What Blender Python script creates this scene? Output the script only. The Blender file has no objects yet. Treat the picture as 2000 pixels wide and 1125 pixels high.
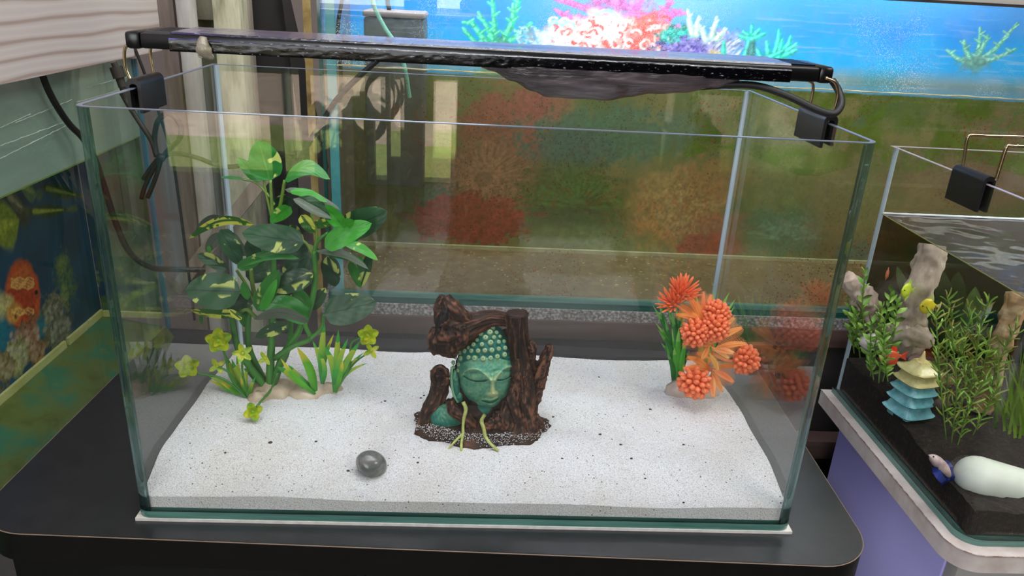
import bpy, bmesh, math, random
import numpy as np
from mathutils import Vector, Matrix, noise as mnoise
random.seed(7); np.random.seed(7)
V = Vector
sc = bpy.context.scene
col = sc.collection
# ------------------------------------------------------------------ camera
F = 1478.302
CAM_R = Matrix(((0.99815509, -0.03597507, -0.04891027), (-0.03192464, 0.37424213, -0.92678134), (0.0516453, 0.92663295, 0.37240319)))
CAM_C = V((-0.00402535, -0.56455221, 0.46206042))
cam = bpy.data.cameras.new('camera'); camo = bpy.data.objects.new('camera', cam); col.objects.link(camo)
camo.matrix_world = Matrix.Translation(CAM_C) @ CAM_R.to_4x4()
cam.sensor_fit = 'HORIZONTAL'; cam.sensor_width = 36; cam.lens = F / 2000 * 36; cam.clip_start = 0.02; cam.clip_end = 100
sc.camera = camo
# ------------------------------------------------------------------ colour management, sky, lights
sc.view_settings.view_transform = 'Standard'; sc.view_settings.look = 'None'
sc.view_settings.gamma = 1; sc.view_settings.use_curve_mapping = False
sc.view_settings.exposure = 0.0
sc.cycles.max_bounces = 10; sc.cycles.transparent_max_bounces = 48; sc.cycles.diffuse_bounces = 4; sc.cycles.glossy_bounces = 5
sc.cycles.caustics_reflective = False; sc.cycles.caustics_refractive = False
sc.cycles.sample_clamp_indirect = 6
world = bpy.data.worlds.new('world'); sc.world = world; world.use_nodes = True
wb = world.node_tree.nodes['Background']; wb.inputs[0].default_value = (.72, .85, 1, 1); wb.inputs[1].default_value = 2.2
def light(name, kind, loc, target, energy, color=(1, 1, 1), size=1, size_y=None):
    l = bpy.data.lights.new(name, kind); l.energy = energy; l.color = color
    if kind == 'AREA':
        l.shape = 'RECTANGLE'; l.size = size; l.size_y = size_y or size
    o = bpy.data.objects.new(name, l); col.objects.link(o); o.location = loc
    o.rotation_euler = (V(target) - V(loc)).to_track_quat('-Z', 'Y').to_euler()
    return o
sun = light('sun', 'SUN', (3, 2, 8), (1.2, -2.2, 0), 18.0, (1, .95, .86)); sun.data.angle = .01
light('ceiling_lamp_light', 'AREA', (.25, -.1, 1.66), (.12, .1, 0), 24, (.97, .985, 1), 1.5, .8)
light('shopfront_daylight', 'AREA', (-.9, -2.6, .9), (0, .2, .1), 34, (.93, .97, 1), 1.8, 1.2)
light('tank_hood_lamp_light', 'AREA', (.25, .50, .56), (.25, .60, .38), 2.3, (.9, .97, 1), .9, .05)
light('violet_tube_light', 'AREA', (-.85, -.13, 1.5), (-.2, .1, .4), 3.2, (.30, .20, 1), .7, .1)
light('pine_board_fill_light', 'AREA', (1.5, -1.0, 1.6), (-.4, .3, .25), 22, (1, .97, .94), .9, .5)  # added fill to brighten the pine board and left tank
# ------------------------------------------------------------------ pixel -> world helpers
def ray(u, v): return CAM_R @ V(((u - 1000) / F, -(v - 562.5) / F, -1))
def at(u, v, Y):
    d = ray(u, v); return CAM_C + d * ((Y - CAM_C.y) / d.y)
def onz(u, v, z):
    d = ray(u, v); return CAM_C + d * ((z - CAM_C.z) / d.z)
def onx(u, v, x):
    d = ray(u, v); return CAM_C + d * ((x - CAM_C.x) / d.x)
def mpp(P): return -(CAM_R.transposed() @ (V(P) - CAM_C)).z / F          # metres per pixel at a point
VIEW = lambda P: (V(P) - CAM_C).normalized()
# ------------------------------------------------------------------ materials
def srgb(h):
    h = h.lstrip('#'); c = [int(h[i:i + 2], 16) / 255 for i in (0, 2, 4)]
    return tuple(x / 12.92 if x <= .04045 else ((x + .055) / 1.055) ** 2.4 for x in c)
def rgba(c): return (*(srgb(c) if isinstance(c, str) else c), 1)
def newmat(name):
    m = bpy.data.materials.new(name); m.use_nodes = True
    nt = m.node_tree; nt.nodes.clear()
    out = nt.nodes.new('ShaderNodeOutputMaterial')
    return m, nt, out
def nd(nt, t, **kw):
    n = nt.nodes.new(t)
    for k, v in kw.items():
        if k in n.inputs: n.inputs[k].default_value = v
        else: setattr(n, k, v)
    return n
def coords(nt, stretch=(1, 1, 1), which='Object'):
    tc = nt.nodes.new('ShaderNodeTexCoord'); mp = nt.nodes.new('ShaderNodeMapping')
    nt.links.new(tc.outputs[which], mp.inputs['Vector']); mp.inputs['Scale'].default_value = stretch
    return mp.outputs[0]
def ramp(nt, fac, stops):
    r = nt.nodes.new('ShaderNodeValToRGB'); e = r.color_ramp.elements
    e[0].position, e[0].color = stops[0][0], rgba(stops[0][1])
    e[1].position, e[1].color = stops[-1][0], rgba(stops[-1][1])
    for p, c in stops[1:-1]:
        x = e.new(p); x.color = rgba(c)
    nt.links.new(fac, r.inputs[0]); return r.outputs[0]
def noise_tex(nt, vec, scale, detail=4, rough=.55, dist=0):
    n = nd(nt, 'ShaderNodeTexNoise'); n.inputs['Scale'].default_value = scale; n.inputs['Detail'].default_value = detail
    n.inputs['Roughness'].default_value = rough; n.inputs['Distortion'].default_value = dist
    nt.links.new(vec, n.inputs['Vector']); return n.outputs[0]
def M(name, stops, scale=20, rough=.5, detail=4, bump=0, bscale=None, metallic=0, spec=.5, stretch=(1, 1, 1), coat=0, sss=0, trans=0, attr=False, dist=0, emit=None):
    m, nt, out = newmat(name); L = nt.links
    b = nd(nt, 'ShaderNodeBsdfPrincipled'); L.new(b.outputs[0], out.inputs[0])
    b.inputs['Roughness'].default_value = rough; b.inputs['Metallic'].default_value = metallic
    b.inputs['Specular IOR Level'].default_value = spec; b.inputs['Coat Weight'].default_value = coat
    b.inputs['Transmission Weight'].default_value = trans
    if sss: b.inputs['Subsurface Weight'].default_value = sss; b.inputs['Subsurface Scale'].default_value = .004
    vec = coords(nt, stretch)
    if attr:
        a = nd(nt, 'ShaderNodeAttribute'); a.attribute_name = 'Col'; L.new(a.outputs['Color'], b.inputs['Base Color'])
    elif isinstance(stops, (str, tuple)) : b.inputs['Base Color'].default_value = rgba(stops)
    else: L.new(ramp(nt, noise_tex(nt, vec, scale, detail, dist=dist), stops), b.inputs['Base Color'])
    if bump:
        bp = nd(nt, 'ShaderNodeBump'); bp.inputs['Strength'].default_value = bump; bp.inputs['Distance'].default_value = .002
        L.new(noise_tex(nt, vec, bscale or scale * 2, 5), bp.inputs['Height']); L.new(bp.outputs[0], b.inputs['Normal'])
    return m
def thin_glass(name, tint=(.985, .995, .99), dust_sheen=0, dust_sheen_col='#c8d0c4', dscale=60, dramp=(.55, .75), stretch=(1, 1, 1), refl=1.0, dmin=0):
    """clear pane: transparent + mirror by viewing angle (same on both faces), optional dust film"""
    m, nt, out = newmat(name); L = nt.links
    tr = nd(nt, 'ShaderNodeBsdfTransparent'); tr.inputs[0].default_value = (*tint, 1)
    gl = nd(nt, 'ShaderNodeBsdfGlossy'); gl.inputs['Roughness'].default_value = 0; gl.inputs[0].default_value = (1, 1, 1, 1)
    lw = nd(nt, 'ShaderNodeLayerWeight'); lw.inputs[0].default_value = .5
    p = nd(nt, 'ShaderNodeMath', operation='POWER'); L.new(lw.outputs['Facing'], p.inputs[0]); p.inputs[1].default_value = 5
    ma = nd(nt, 'ShaderNodeMath', operation='MULTIPLY_ADD'); L.new(p.outputs[0], ma.inputs[0]); ma.inputs[1].default_value = .96 * refl; ma.inputs[2].default_value = .04 * refl
    mx = nd(nt, 'ShaderNodeMixShader'); L.new(ma.outputs[0], mx.inputs[0]); L.new(tr.outputs[0], mx.inputs[1]); L.new(gl.outputs[0], mx.inputs[2])
    last = mx.outputs[0]
    if dust_sheen:
        df = nd(nt, 'ShaderNodeBsdfDiffuse'); df.inputs[0].default_value = rgba(dust_sheen_col)
        tl = nd(nt, 'ShaderNodeBsdfTranslucent'); tl.inputs[0].default_value = rgba(dust_sheen_col)
        m2 = nd(nt, 'ShaderNodeMixShader'); m2.inputs[0].default_value = .4; L.new(df.outputs[0], m2.inputs[1]); L.new(tl.outputs[0], m2.inputs[2])
        n = noise_tex(nt, coords(nt, stretch), dscale, 6, .7)
        mr = nd(nt, 'ShaderNodeMapRange'); L.new(n, mr.inputs[0])
        mr.inputs[1].default_value, mr.inputs[2].default_value, mr.inputs[3].default_value, mr.inputs[4].default_value = dramp[0], dramp[1], dmin, dust_sheen
        m3 = nd(nt, 'ShaderNodeMixShader'); L.new(mr.outputs[0], m3.inputs[0]); L.new(last, m3.inputs[1]); L.new(m2.outputs[0], m3.inputs[2]); last = m3.outputs[0]
    L.new(last, out.inputs[0]); return m
def film(name, stops, scale, cover, cover_scale, cov_ramp, dots=None, stretch=(1, 1, 1)):
    """patchy coat on glass (algae, condensation): diffuse + translucent, uneven cover"""
    m, nt, out = newmat(name); L = nt.links
    vec = coords(nt, stretch)
    c = ramp(nt, noise_tex(nt, vec, scale, 5), stops)
    df = nd(nt, 'ShaderNodeBsdfDiffuse'); tl = nd(nt, 'ShaderNodeBsdfTranslucent'); L.new(c, df.inputs[0]); L.new(c, tl.inputs[0])
    m2 = nd(nt, 'ShaderNodeMixShader'); m2.inputs[0].default_value = .45; L.new(df.outputs[0], m2.inputs[1]); L.new(tl.outputs[0], m2.inputs[2])
    tr = nd(nt, 'ShaderNodeBsdfTransparent')
    mr = nd(nt, 'ShaderNodeMapRange'); L.new(noise_tex(nt, vec, cover_scale, 6, .65), mr.inputs[0])
    mr.inputs[1].default_value, mr.inputs[2].default_value, mr.inputs[3].default_value, mr.inputs[4].default_value = cov_ramp[0], cov_ramp[1], cover[0], cover[1]
    mx = nd(nt, 'ShaderNodeMixShader'); L.new(mr.outputs[0], mx.inputs[0]); L.new(tr.outputs[0], mx.inputs[1]); L.new(m2.outputs[0], mx.inputs[2])
    last = mx.outputs[0]
    if dots:
        vo = nd(nt, 'ShaderNodeTexVoronoi'); L.new(vec, vo.inputs['Vector']); vo.inputs['Scale'].default_value = dots[0]
        sep = nd(nt, 'ShaderNodeSeparateColor'); L.new(vo.outputs['Color'], sep.inputs[0])
        r = nd(nt, 'ShaderNodeMath', operation='MULTIPLY'); L.new(sep.outputs[0], r.inputs[0]); r.inputs[1].default_value = dots[1]
        lt = nd(nt, 'ShaderNodeMath', operation='LESS_THAN'); L.new(vo.outputs['Distance'], lt.inputs[0]); L.new(r.outputs[0], lt.inputs[1])
        dn = nd(nt, 'ShaderNodeMapRange'); L.new(noise_tex(nt, vec, 7, 3), dn.inputs[0]); dn.inputs[1].default_value = .46; dn.inputs[2].default_value = .62
        mu = nd(nt, 'ShaderNodeMath', operation='MULTIPLY'); L.new(lt.outputs[0], mu.inputs[0]); L.new(dn.outputs[0], mu.inputs[1])
        dd = nd(nt, 'ShaderNodeBsdfDiffuse'); dd.inputs[0].default_value = rgba(dots[2])
        m4 = nd(nt, 'ShaderNodeMixShader'); L.new(mu.outputs[0], m4.inputs[0]); L.new(last, m4.inputs[1]); L.new(dd.outputs[0], m4.inputs[2]); last = m4.outputs[0]
    L.new(last, out.inputs[0]); return m
def leaf_mat(name, dark, lite, patch, amount=.6, pscale=55, rough=.38, vein='#2c4a22', backc=None):
    m, nt, out = newmat(name); L = nt.links
    b = nd(nt, 'ShaderNodeBsdfPrincipled'); b.inputs['Roughness'].default_value = rough; b.inputs['Specular IOR Level'].default_value = .4
    vec = coords(nt)
    base = ramp(nt, noise_tex(nt, vec, 25, 3), [(.3, dark), (.7, lite)])
    uvn = nd(nt, 'ShaderNodeTexCoord'); sx = nd(nt, 'ShaderNodeSeparateXYZ'); L.new(uvn.outputs['UV'], sx.inputs[0])
    n = noise_tex(nt, vec, pscale, 3, .5, .6)
    lim = ramp(nt, n, [(1 - amount - .012, (0, 0, 0)), (1 - amount + .012, (1, 1, 1))])
    # side = |v - .5| * 2 : patches keep off the midrib
    s1 = nd(nt, 'ShaderNodeMath', operation='SUBTRACT'); L.new(sx.outputs[1], s1.inputs[0]); s1.inputs[1].default_value = .5
    s2 = nd(nt, 'ShaderNodeMath', operation='ABSOLUTE'); L.new(s1.outputs[0], s2.inputs[0])
    gt = nd(nt, 'ShaderNodeMapRange'); L.new(s2.outputs[0], gt.inputs[0]); gt.inputs[1].default_value = .08; gt.inputs[2].default_value = .16
    mu = nd(nt, 'ShaderNodeMath', operation='MULTIPLY'); L.new(lim, mu.inputs[0]); L.new(gt.outputs[0], mu.inputs[1])
    mx = nd(nt, 'ShaderNodeMix', data_type='RGBA'); L.new(mu.outputs[0], mx.inputs[0]); L.new(base, mx.inputs[6]); mx.inputs[7].default_value = rgba(patch)
    vn = nd(nt, 'ShaderNodeMapRange'); L.new(s2.outputs[0], vn.inputs[0]); vn.inputs[1].default_value = .012; vn.inputs[2].default_value = .035; vn.inputs[3].default_value = .8; vn.inputs[4].default_value = 0
    mx2 = nd(nt, 'ShaderNodeMix', data_type='RGBA'); L.new(vn.outputs[0], mx2.inputs[0]); L.new(mx.outputs[2], mx2.inputs[6]); mx2.inputs[7].default_value = rgba(vein)
    cfinal = mx2.outputs[2]
    if backc:
        g = nd(nt, 'ShaderNodeNewGeometry'); mx3 = nd(nt, 'ShaderNodeMix', data_type='RGBA'); L.new(g.outputs['Backfacing'], mx3.inputs[0]); L.new(cfinal, mx3.inputs[6]); mx3.inputs[7].default_value = rgba(backc); cfinal = mx3.outputs[2]
    L.new(cfinal, b.inputs['Base Color'])
    # side veins as fine relief
    wv = nd(nt, 'ShaderNodeTexWave', wave_type='BANDS'); wv.inputs['Scale'].default_value = 1.5; wv.inputs['Distortion'].default_value = .8
    cb = nd(nt, 'ShaderNodeCombineXYZ'); ad = nd(nt, 'ShaderNodeMath', operation='MULTIPLY_ADD'); L.new(s2.outputs[0], ad.inputs[0]); ad.inputs[1].default_value = -.9; L.new(sx.outputs[0], ad.inputs[2])
    L.new(ad.outputs[0], cb.inputs[0]); L.new(cb.outputs[0], wv.inputs['Vector'])
    bp = nd(nt, 'ShaderNodeBump'); bp.inputs['Strength'].default_value = .10; bp.inputs['Distance'].default_value = .001; L.new(wv.outputs['Fac'], bp.inputs['Height']); L.new(bp.outputs[0], b.inputs['Normal'])
    tl = nd(nt, 'ShaderNodeBsdfTranslucent'); L.new(cfinal, tl.inputs[0])
    ms = nd(nt, 'ShaderNodeMixShader'); ms.inputs[0].default_value = .18; L.new(b.outputs[0], ms.inputs[1]); L.new(tl.outputs[0], ms.inputs[2]); L.new(ms.outputs[0], out.inputs[0])
    return m
def blade_mat(name, c0, c1, tip, tip_at=.72, rough=.4):
    m, nt, out = newmat(name); L = nt.links
    b = nd(nt, 'ShaderNodeBsdfPrincipled'); b.inputs['Roughness'].default_value = rough
    uvn = nd(nt, 'ShaderNodeTexCoord'); sx = nd(nt, 'ShaderNodeSeparateXYZ'); L.new(uvn.outputs['UV'], sx.inputs[0])
    n = noise_tex(nt, coords(nt), 60, 2)
    ad = nd(nt, 'ShaderNodeMath', operation='MULTIPLY_ADD'); L.new(n, ad.inputs[0]); ad.inputs[1].default_value = .35; L.new(sx.outputs[0], ad.inputs[2])
    c = ramp(nt, ad.outputs[0], [(.15, c0), (.55, c1), (tip_at + .15, c1), (min(tip_at + .4, 1), tip)])
    L.new(c, b.inputs['Base Color'])
    tl = nd(nt, 'ShaderNodeBsdfTranslucent'); L.new(c, tl.inputs[0])
    ms = nd(nt, 'ShaderNodeMixShader'); ms.inputs[0].default_value = .2; L.new(b.outputs[0], ms.inputs[1]); L.new(tl.outputs[0], ms.inputs[2]); L.new(ms.outputs[0], out.inputs[0])
    return m
# ------------------------------------------------------------------ objects
WM = {}
def tag(o, label=None, cat=None, group=None, kind=None):
    if label: o['label'] = label
    if cat: o['category'] = cat
    if group: o['group'] = group
    if kind: o['kind'] = kind
    return o
def thing(name, label, cat, loc=(0, 0, 0), group=None):
    o = bpy.data.objects.new(name, None); col.objects.link(o); o.location = loc; o.empty_display_size = .02
    WM[o] = Matrix.Translation(V(loc)); return tag(o, label, cat, group)
def put(mesh, name, W=Matrix(), parent=None):
    o = bpy.data.objects.new(name, mesh); col.objects.link(o)
    WM[o] = W.copy()
    if parent: o.parent = parent; o.matrix_basis = WM[parent].inverted() @ W
    else: o.matrix_basis = W
    return o
class MB:
    def __init__(s): s.v = []; s.f = []; s.c = []; s.uv = []
    def add(s, verts, faces, cols=None, uvs=None):
        k = len(s.v); s.v += [V(p) for p in verts]; s.f += [tuple(i + k for i in f) for f in faces]
        if cols: s.c += list(cols)
        if uvs: s.uv += list(uvs)
        return s
    def box(s, lo, hi, bevel=0, seg=2, M4=None):
        bm = bmesh.new(); bmesh.ops.create_cube(bm, size=1)
        lo, hi = V(lo), V(hi); c = (lo + hi) / 2; d = hi - lo
        for v in bm.verts: v.co = V((v.co.x * d.x, v.co.y * d.y, v.co.z * d.z)) + c
        if bevel: bmesh.ops.bevel(bm, geom=bm.edges[:], offset=bevel, segments=seg, affect='EDGES', profile=.5)
        bm.verts.index_update()
        vs = [v.co.copy() for v in bm.verts]
        if M4: vs = [M4 @ v for v in vs]
        s.add(vs, [[v.index for v in f.verts] for f in bm.faces]); bm.free(); return s
    def tube(s, path, rad, n=10, cap=True, fn=None, colfn=None, up=None):
        path = [V(p) for p in path]; m = len(path)
        if not hasattr(rad, '__len__'): rad = [rad] * m
        T = [(path[min(i + 1, m - 1)] - path[max(i - 1, 0)]).normalized() for i in range(m)]
        a = up or (V((0, 0, 1)) if abs(T[0].z) < .9 else V((0, 1, 0)))
        N = (a - T[0] * a.dot(T[0])).normalized(); vs = []; cs = []
        for i in range(m):
            N = (N - T[i] * N.dot(T[i])); N.normalize(); B = T[i].cross(N)
            for j in range(n):
                th = 2 * math.pi * j / n; r = rad[i]
                if fn:
                    k = fn(i / (m - 1), th, path[i]); r *= k
                p = path[i] + (N * math.cos(th) + B * math.sin(th)) * r
                vs.append(p)
                if colfn: cs.append(colfn(k if fn else 1, p, i / (m - 1)))
        fs = [(i * n + j, i * n + (j + 1) % n, (i + 1) * n + (j + 1) % n, (i + 1) * n + j) for i in range(m - 1) for j in range(n)]
        if cap: fs += [tuple(range(n - 1, -1, -1)), tuple((m - 1) * n + j for j in range(n))]
        return s.add(vs, fs, cs if colfn else None)
    def ell(s, c, r, nu=16, nv=10, fn=None, colfn=None, R3=None):
        c = V(c); r = V(r) if hasattr(r, '__len__') else V((r, r, r)); vs = []; cs = []
        for i in range(nv + 1):
            ph = math.pi * i / nv
            for j in range(nu):
                th = 2 * math.pi * j / nu
                d = V((math.sin(ph) * math.cos(th), math.sin(ph) * math.sin(th), math.cos(ph)))
                k = fn(d) if fn else 1
                p = V((d.x * r.x, d.y * r.y, d.z * r.z)) * k
                if R3: p = R3 @ p
                vs.append(c + p)
                if colfn: cs.append(colfn(d, c + p, k))
        fs = [(i * nu + j, (i + 1) * nu + j, (i + 1) * nu + (j + 1) % nu, i * nu + (j + 1) % nu) for i in range(nv) for j in range(nu)]
        return s.add(vs, fs, cs if colfn else None)
    def grid(s, fn, nu, nv, colfn=None, uv=True):
        vs = []; us = []; cs = []
        for i in range(nu + 1):
            for j in range(nv + 1):
                p = fn(i / nu, j / nv); vs.append(p); us.append((i / nu, j / nv))
                if colfn: cs.append(colfn(i / nu, j / nv, p))
        fs = [(i * (nv + 1) + j, (i + 1) * (nv + 1) + j, (i + 1) * (nv + 1) + j + 1, i * (nv + 1) + j + 1) for i in range(nu) for j in range(nv)]
        return s.add(vs, fs, cs if colfn else None, us if uv else None)
    def prism(s, pts, d):
        """flat outline pts (3D) given thickness along vector d"""
        n = len(pts); d = V(d)
        return s.add([V(p) for p in pts] + [V(p) + d for p in pts], [tuple(range(n - 1, -1, -1)), tuple(range(n, 2 * n))] + [(i, (i + 1) % n, n + (i + 1) % n, n + i) for i in range(n)])
    def mesh(s, name, mat, inv=None, smooth=True):
        me = bpy.data.meshes.new(name)
        vs = [(inv @ v) for v in s.v] if inv else s.v
        me.from_pydata(vs, [], s.f)
        if len(s.c) == len(s.v) and s.c:
            a = me.color_attributes.new('Col', 'FLOAT_COLOR', 'POINT')
            a.data.foreach_set('color', np.array([(*c[:3], 1) for c in s.c], np.float32).ravel())
        if len(s.uv) == len(s.v) and s.uv:
            l = me.uv_layers.new(name='UVMap'); idx = np.empty(len(me.loops), np.int32); me.loops.foreach_get('vertex_index', idx)
            l.data.foreach_set('uv', np.array(s.uv, np.float32)[idx].ravel())
        if smooth is True: me.polygons.foreach_set('use_smooth', [True] * len(me.polygons))
        me.materials.append(mat)
        if smooth == 'auto': 
            me.polygons.foreach_set('use_smooth', [True] * len(me.polygons)); me.set_sharp_from_angle(angle=math.radians(40))
        me.validate(); me.update(); return me
    def build(s, name, mat, parent=None, smooth='auto', fixn=False):
        W = WM[parent] if parent else Matrix()
        me = s.mesh(name, mat, W.inverted() if parent else None, smooth)
        return put(me, name, W, parent)
    def build_thing(s, name, mat, label, cat, group=None, kind=None, smooth='auto', loc=None):
        loc = V(loc) if loc is not None else V((0, 0, 0)); W = Matrix.Translation(loc)
        me = s.mesh(name, mat, W.inverted(), smooth); o = put(me, name, W); return tag(o, label, cat, group, kind)
def struct(mb, name, mat, label=None, smooth='auto'):
    o = mb.build(name, mat, None, smooth); o['kind'] = 'structure'
    if label: o['label'] = label
    return o
def nz(p, s=1.0): return mnoise.noise(V(p) * s)
def lerp(a, b, t): return a + (b - a) * t
def mixc(a, b, t):
    t = max(0, min(1, t)); return tuple(a[i] + (b[i] - a[i]) * t for i in range(3))
def sstep(a, b, x):
    t = max(0, min(1, (x - a) / (b - a))); return t * t * (3 - 2 * t)
def smooth_path(pts, n=40):
    """Catmull-Rom through the points"""
    P = [V(p) for p in pts]; P = [P[0] * 2 - P[1]] + P + [P[-1] * 2 - P[-2]]; out = []; segs = len(P) - 3
    for k in range(n + 1):
        t = k / n * segs; i = min(int(t), segs - 1); t -= i
        a, b, c, d = P[i:i + 4]
        out.append(.5 * ((2 * b) + (c - a) * t + (2 * a - 5 * b + 4 * c - d) * t * t + (3 * b - a - 3 * c + d) * t ** 3))
    return out
def interp(vals, t):
    k = t * (len(vals) - 1); i = min(int(k), len(vals) - 2); return lerp(vals[i], vals[i + 1], k - i)
class Canvas:
    """a flat colour print: a fine grid with a colour per vertex"""
    def __init__(s, x0, x1, z0, z1, step):
        s.x0, s.z0, s.st = x0, z0, step
        s.nx = int((x1 - x0) / step) + 1; s.nz = int((z1 - z0) / step) + 1
        s.X, s.Z = np.meshgrid(x0 + np.arange(s.nx) * step, z0 + np.arange(s.nz) * step)
        s.C = np.zeros((s.nz, s.nx, 3)); s.N = s.vnoise(.012); s.N2 = s.vnoise(.004); s.N3 = s.vnoise(.05)
    def vnoise(s, cell, seed=None):
        out = np.zeros_like(s.X); amp = 1
        for o in range(3):
            c = max(cell / 2 ** o, s.st); gx = int((s.nx * s.st) / c) + 3; gz = int((s.nz * s.st) / c) + 3
            g = np.random.rand(gz, gx); fx = (s.X - s.x0) / c; fz = (s.Z - s.z0) / c
            ix, iz = fx.astype(int), fz.astype(int); tx, tz = fx - ix, fz - iz; tx = tx * tx * (3 - 2 * tx); tz = tz * tz * (3 - 2 * tz)
            out += amp * ((g[iz, ix] * (1 - tx) + g[iz, ix + 1] * tx) * (1 - tz) + (g[iz + 1, ix] * (1 - tx) + g[iz + 1, ix + 1] * tx) * tz - .5); amp *= .5
        return out
    def win(s, xa, xb, za, zb):
        i0 = max(0, int((xa - s.x0) / s.st)); i1 = min(s.nx, int((xb - s.x0) / s.st) + 2); j0 = max(0, int((za - s.z0) / s.st)); j1 = min(s.nz, int((zb - s.z0) / s.st) + 2)
        return slice(j0, max(j0, j1)), slice(i0, max(i0, i1))
    def comp(s, sl, a, c, var=.0):
        c = np.array(srgb(c) if isinstance(c, str) else c)
        cc = c * (1 + var * s.N2[sl][..., None] * 2)
        s.C[sl] = s.C[sl] * (1 - a[..., None]) + cc * a[..., None]
    def blob(s, c, r, colr, soft=.3, ns=.5, alpha=1, var=.3):
        k = 1 + soft + ns; sl = s.win(c[0] - r[0] * k, c[0] + r[0] * k, c[1] - r[1] * k, c[1] + r[1] * k)
        if s.X[sl].size == 0: return
        d = np.hypot((s.X[sl] - c[0]) / r[0], (s.Z[sl] - c[1]) / r[1]) + ns * (s.N[sl] + .6 * s.N2[sl])
        t = np.clip((1 + soft - d) / (2 * soft), 0, 1); s.comp(sl, alpha * t * t * (3 - 2 * t), colr, var)
    def stroke(s, pts, w0, w1, colr, alpha=1, soft=.5, var=.3, col2=None):
        n = len(pts) - 1
        for i in range(n):
            (xa, za), (xb, zb) = pts[i], pts[i + 1]; w = max(w0, w1) * 1.5
            sl = s.win(min(xa, xb) - w, max(xa, xb) + w, min(za, zb) - w, max(za, zb) + w)
            if s.X[sl].size == 0: continue
            dx, dz = xb - xa, zb - za; L2 = dx * dx + dz * dz + 1e-12
            t = np.clip(((s.X[sl] - xa) * dx + (s.Z[sl] - za) * dz) / L2, 0, 1)
            d = np.hypot(s.X[sl] - xa - t * dx, s.Z[sl] - za - t * dz); w = lerp(w0, w1, (i + t) / n) + 1e-9
            a = np.clip((1 + soft - d / w) / (2 * soft), 0, 1) * alpha
            if col2 is not None: s.comp(sl, a * np.clip(1.6 - d / w * 2, 0, 1) * 0 + a, colr, var)
            else: s.comp(sl, a, colr, var)
    def build(s, name, mat, parent, fn):
        """fn maps (x, z) arrays to an (n, 3) array of points in space"""
        P = fn(s.X.ravel(), s.Z.ravel()); W = WM[parent]; o = np.array(W.translation); P = P - o
        me = bpy.data.meshes.new(name); idx = np.arange(s.nx * s.nz).reshape(s.nz, s.nx)
        q = np.stack([idx[:-1, :-1], idx[:-1, 1:], idx[1:, 1:], idx[1:, :-1]], -1).reshape(-1, 4)
        me.vertices.add(len(P)); me.vertices.foreach_set('co', P.astype(np.float32).ravel())
        me.loops.add(q.size); me.loops.foreach_set('vertex_index', q.astype(np.int32).ravel())
        me.polygons.add(len(q)); me.polygons.foreach_set('loop_start', np.arange(0, q.size, 4, dtype=np.int32))
        me.update(calc_edges=True)
        a = me.color_attributes.new('Col', 'FLOAT_COLOR', 'POINT'); a.data.foreach_set('color', np.concatenate([np.clip(s.C.reshape(-1, 3), 0, 1), np.ones((len(P), 1))], 1).astype(np.float32).ravel())
        me.materials.append(mat); return put(me, name, W, parent)
# ================================================================== SETTING
FLOOR = -.76
m_wall = M('plaster_wall', [(.3, '#7d7068'), (.7, '#8a7d74')], 6, .9, bump=.2)
m_dark = M('dark_paint', [(.3, '#1b1816'), (.7, '#26211e')], 8, .8)
m_conc = M('concrete', [(.3, '#5a5752'), (.7, '#77736c')], 5, .85, bump=.2)
m_ceil = M('ceiling_board', [(.3, '#b9b4aa'), (.7, '#c6c2b8')], 4, .9)
m_grass = M('grass_ground', [(.3, '#6a7a34'), (.7, '#98a658')], 30, .9, bump=.5)
m_pave = M('pale_pavement', [(.3, '#a58f7e'), (.7, '#c8b3a0')], 6, .9)
m_hedge = M('hedge_green', [(.3, '#1d2a14'), (.7, '#34451f')], 18, .9, bump=.5)
struct(MB().box((-2.6, -3, FLOOR - .1), (2.4, 1.2, FLOOR)), 'floor', m_conc)
struct(MB().box((-2.6, 1.1, FLOOR), (2.4, 1.2, 1.75)), 'wall_back', m_wall)
struct(MB().box((-2.7, -3, FLOOR), (-2.6, 1.2, 1.75)), 'wall_left', m_wall)
struct(MB().box((2.4, -3, FLOOR), (2.5, 1.2, 1.75)), 'wall_right', m_wall)
struct(MB().box((-2.7, -3.1, 1.75), (2.5, 1.2, 1.85)), 'ceiling', m_ceil)
wf = MB(); wf.box((-2.7, -3.1, FLOOR), (-1.5, -3, 1.75)); wf.box((-.14, -3.1, FLOOR), (2.5, -3, 1.75)); wf.box((-1.5, -3.1, 1.2), (-.14, -3, 1.75))
struct(wf, 'wall_front', m_dark)
struct(MB().box((-9, -5.5, FLOOR - .14), (9, -4.35, FLOOR - .02)), 'ground_grass', m_grass)
struct(MB().box((-9, -4.35, FLOOR - .14), (9, -3, FLOOR - .03)), 'ground_step', M('dark_concrete', [(.3, '#26231f'), (.7, '#3a352f')], 5, .8))  # dark concrete strip between shop floor and grass
struct(MB().box((-9, -9.2, FLOOR - .14), (9, -5.5, FLOOR - .03)), 'ground_pavement', m_pave)
struct(MB().box((-9, -9.6, FLOOR - .1), (9, -9.2, FLOOR + .75)), 'hedge_across_the_road', m_hedge)
struct(MB().box((-9, -11, FLOOR - .1), (9, -10.8, FLOOR + 2.4)), 'wall_across_the_road', M('far_wall_paint', [(.3, '#a3907f'), (.7, '#b5a290')], 3, .9))
m_post_dark = M('dark_steel', '#15161a', rough=.5)
for i, (x, w) in enumerate(((-.93, .045), (-.51, .045), (-.345, .17))):
    MB().box((x - w / 2, -2.96, FLOOR), (x + w / 2, -2.9, 1.2)).build_thing('shopfront_post', m_post_dark, ['slim dark steel post of the open shopfront, seen mirrored in the glass', 'middle dark steel post of the open shopfront, seen mirrored in the glass', 'broad dark post of the open shopfront, seen mirrored in the glass'][i], 'post', 'shopfront posts')
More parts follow.
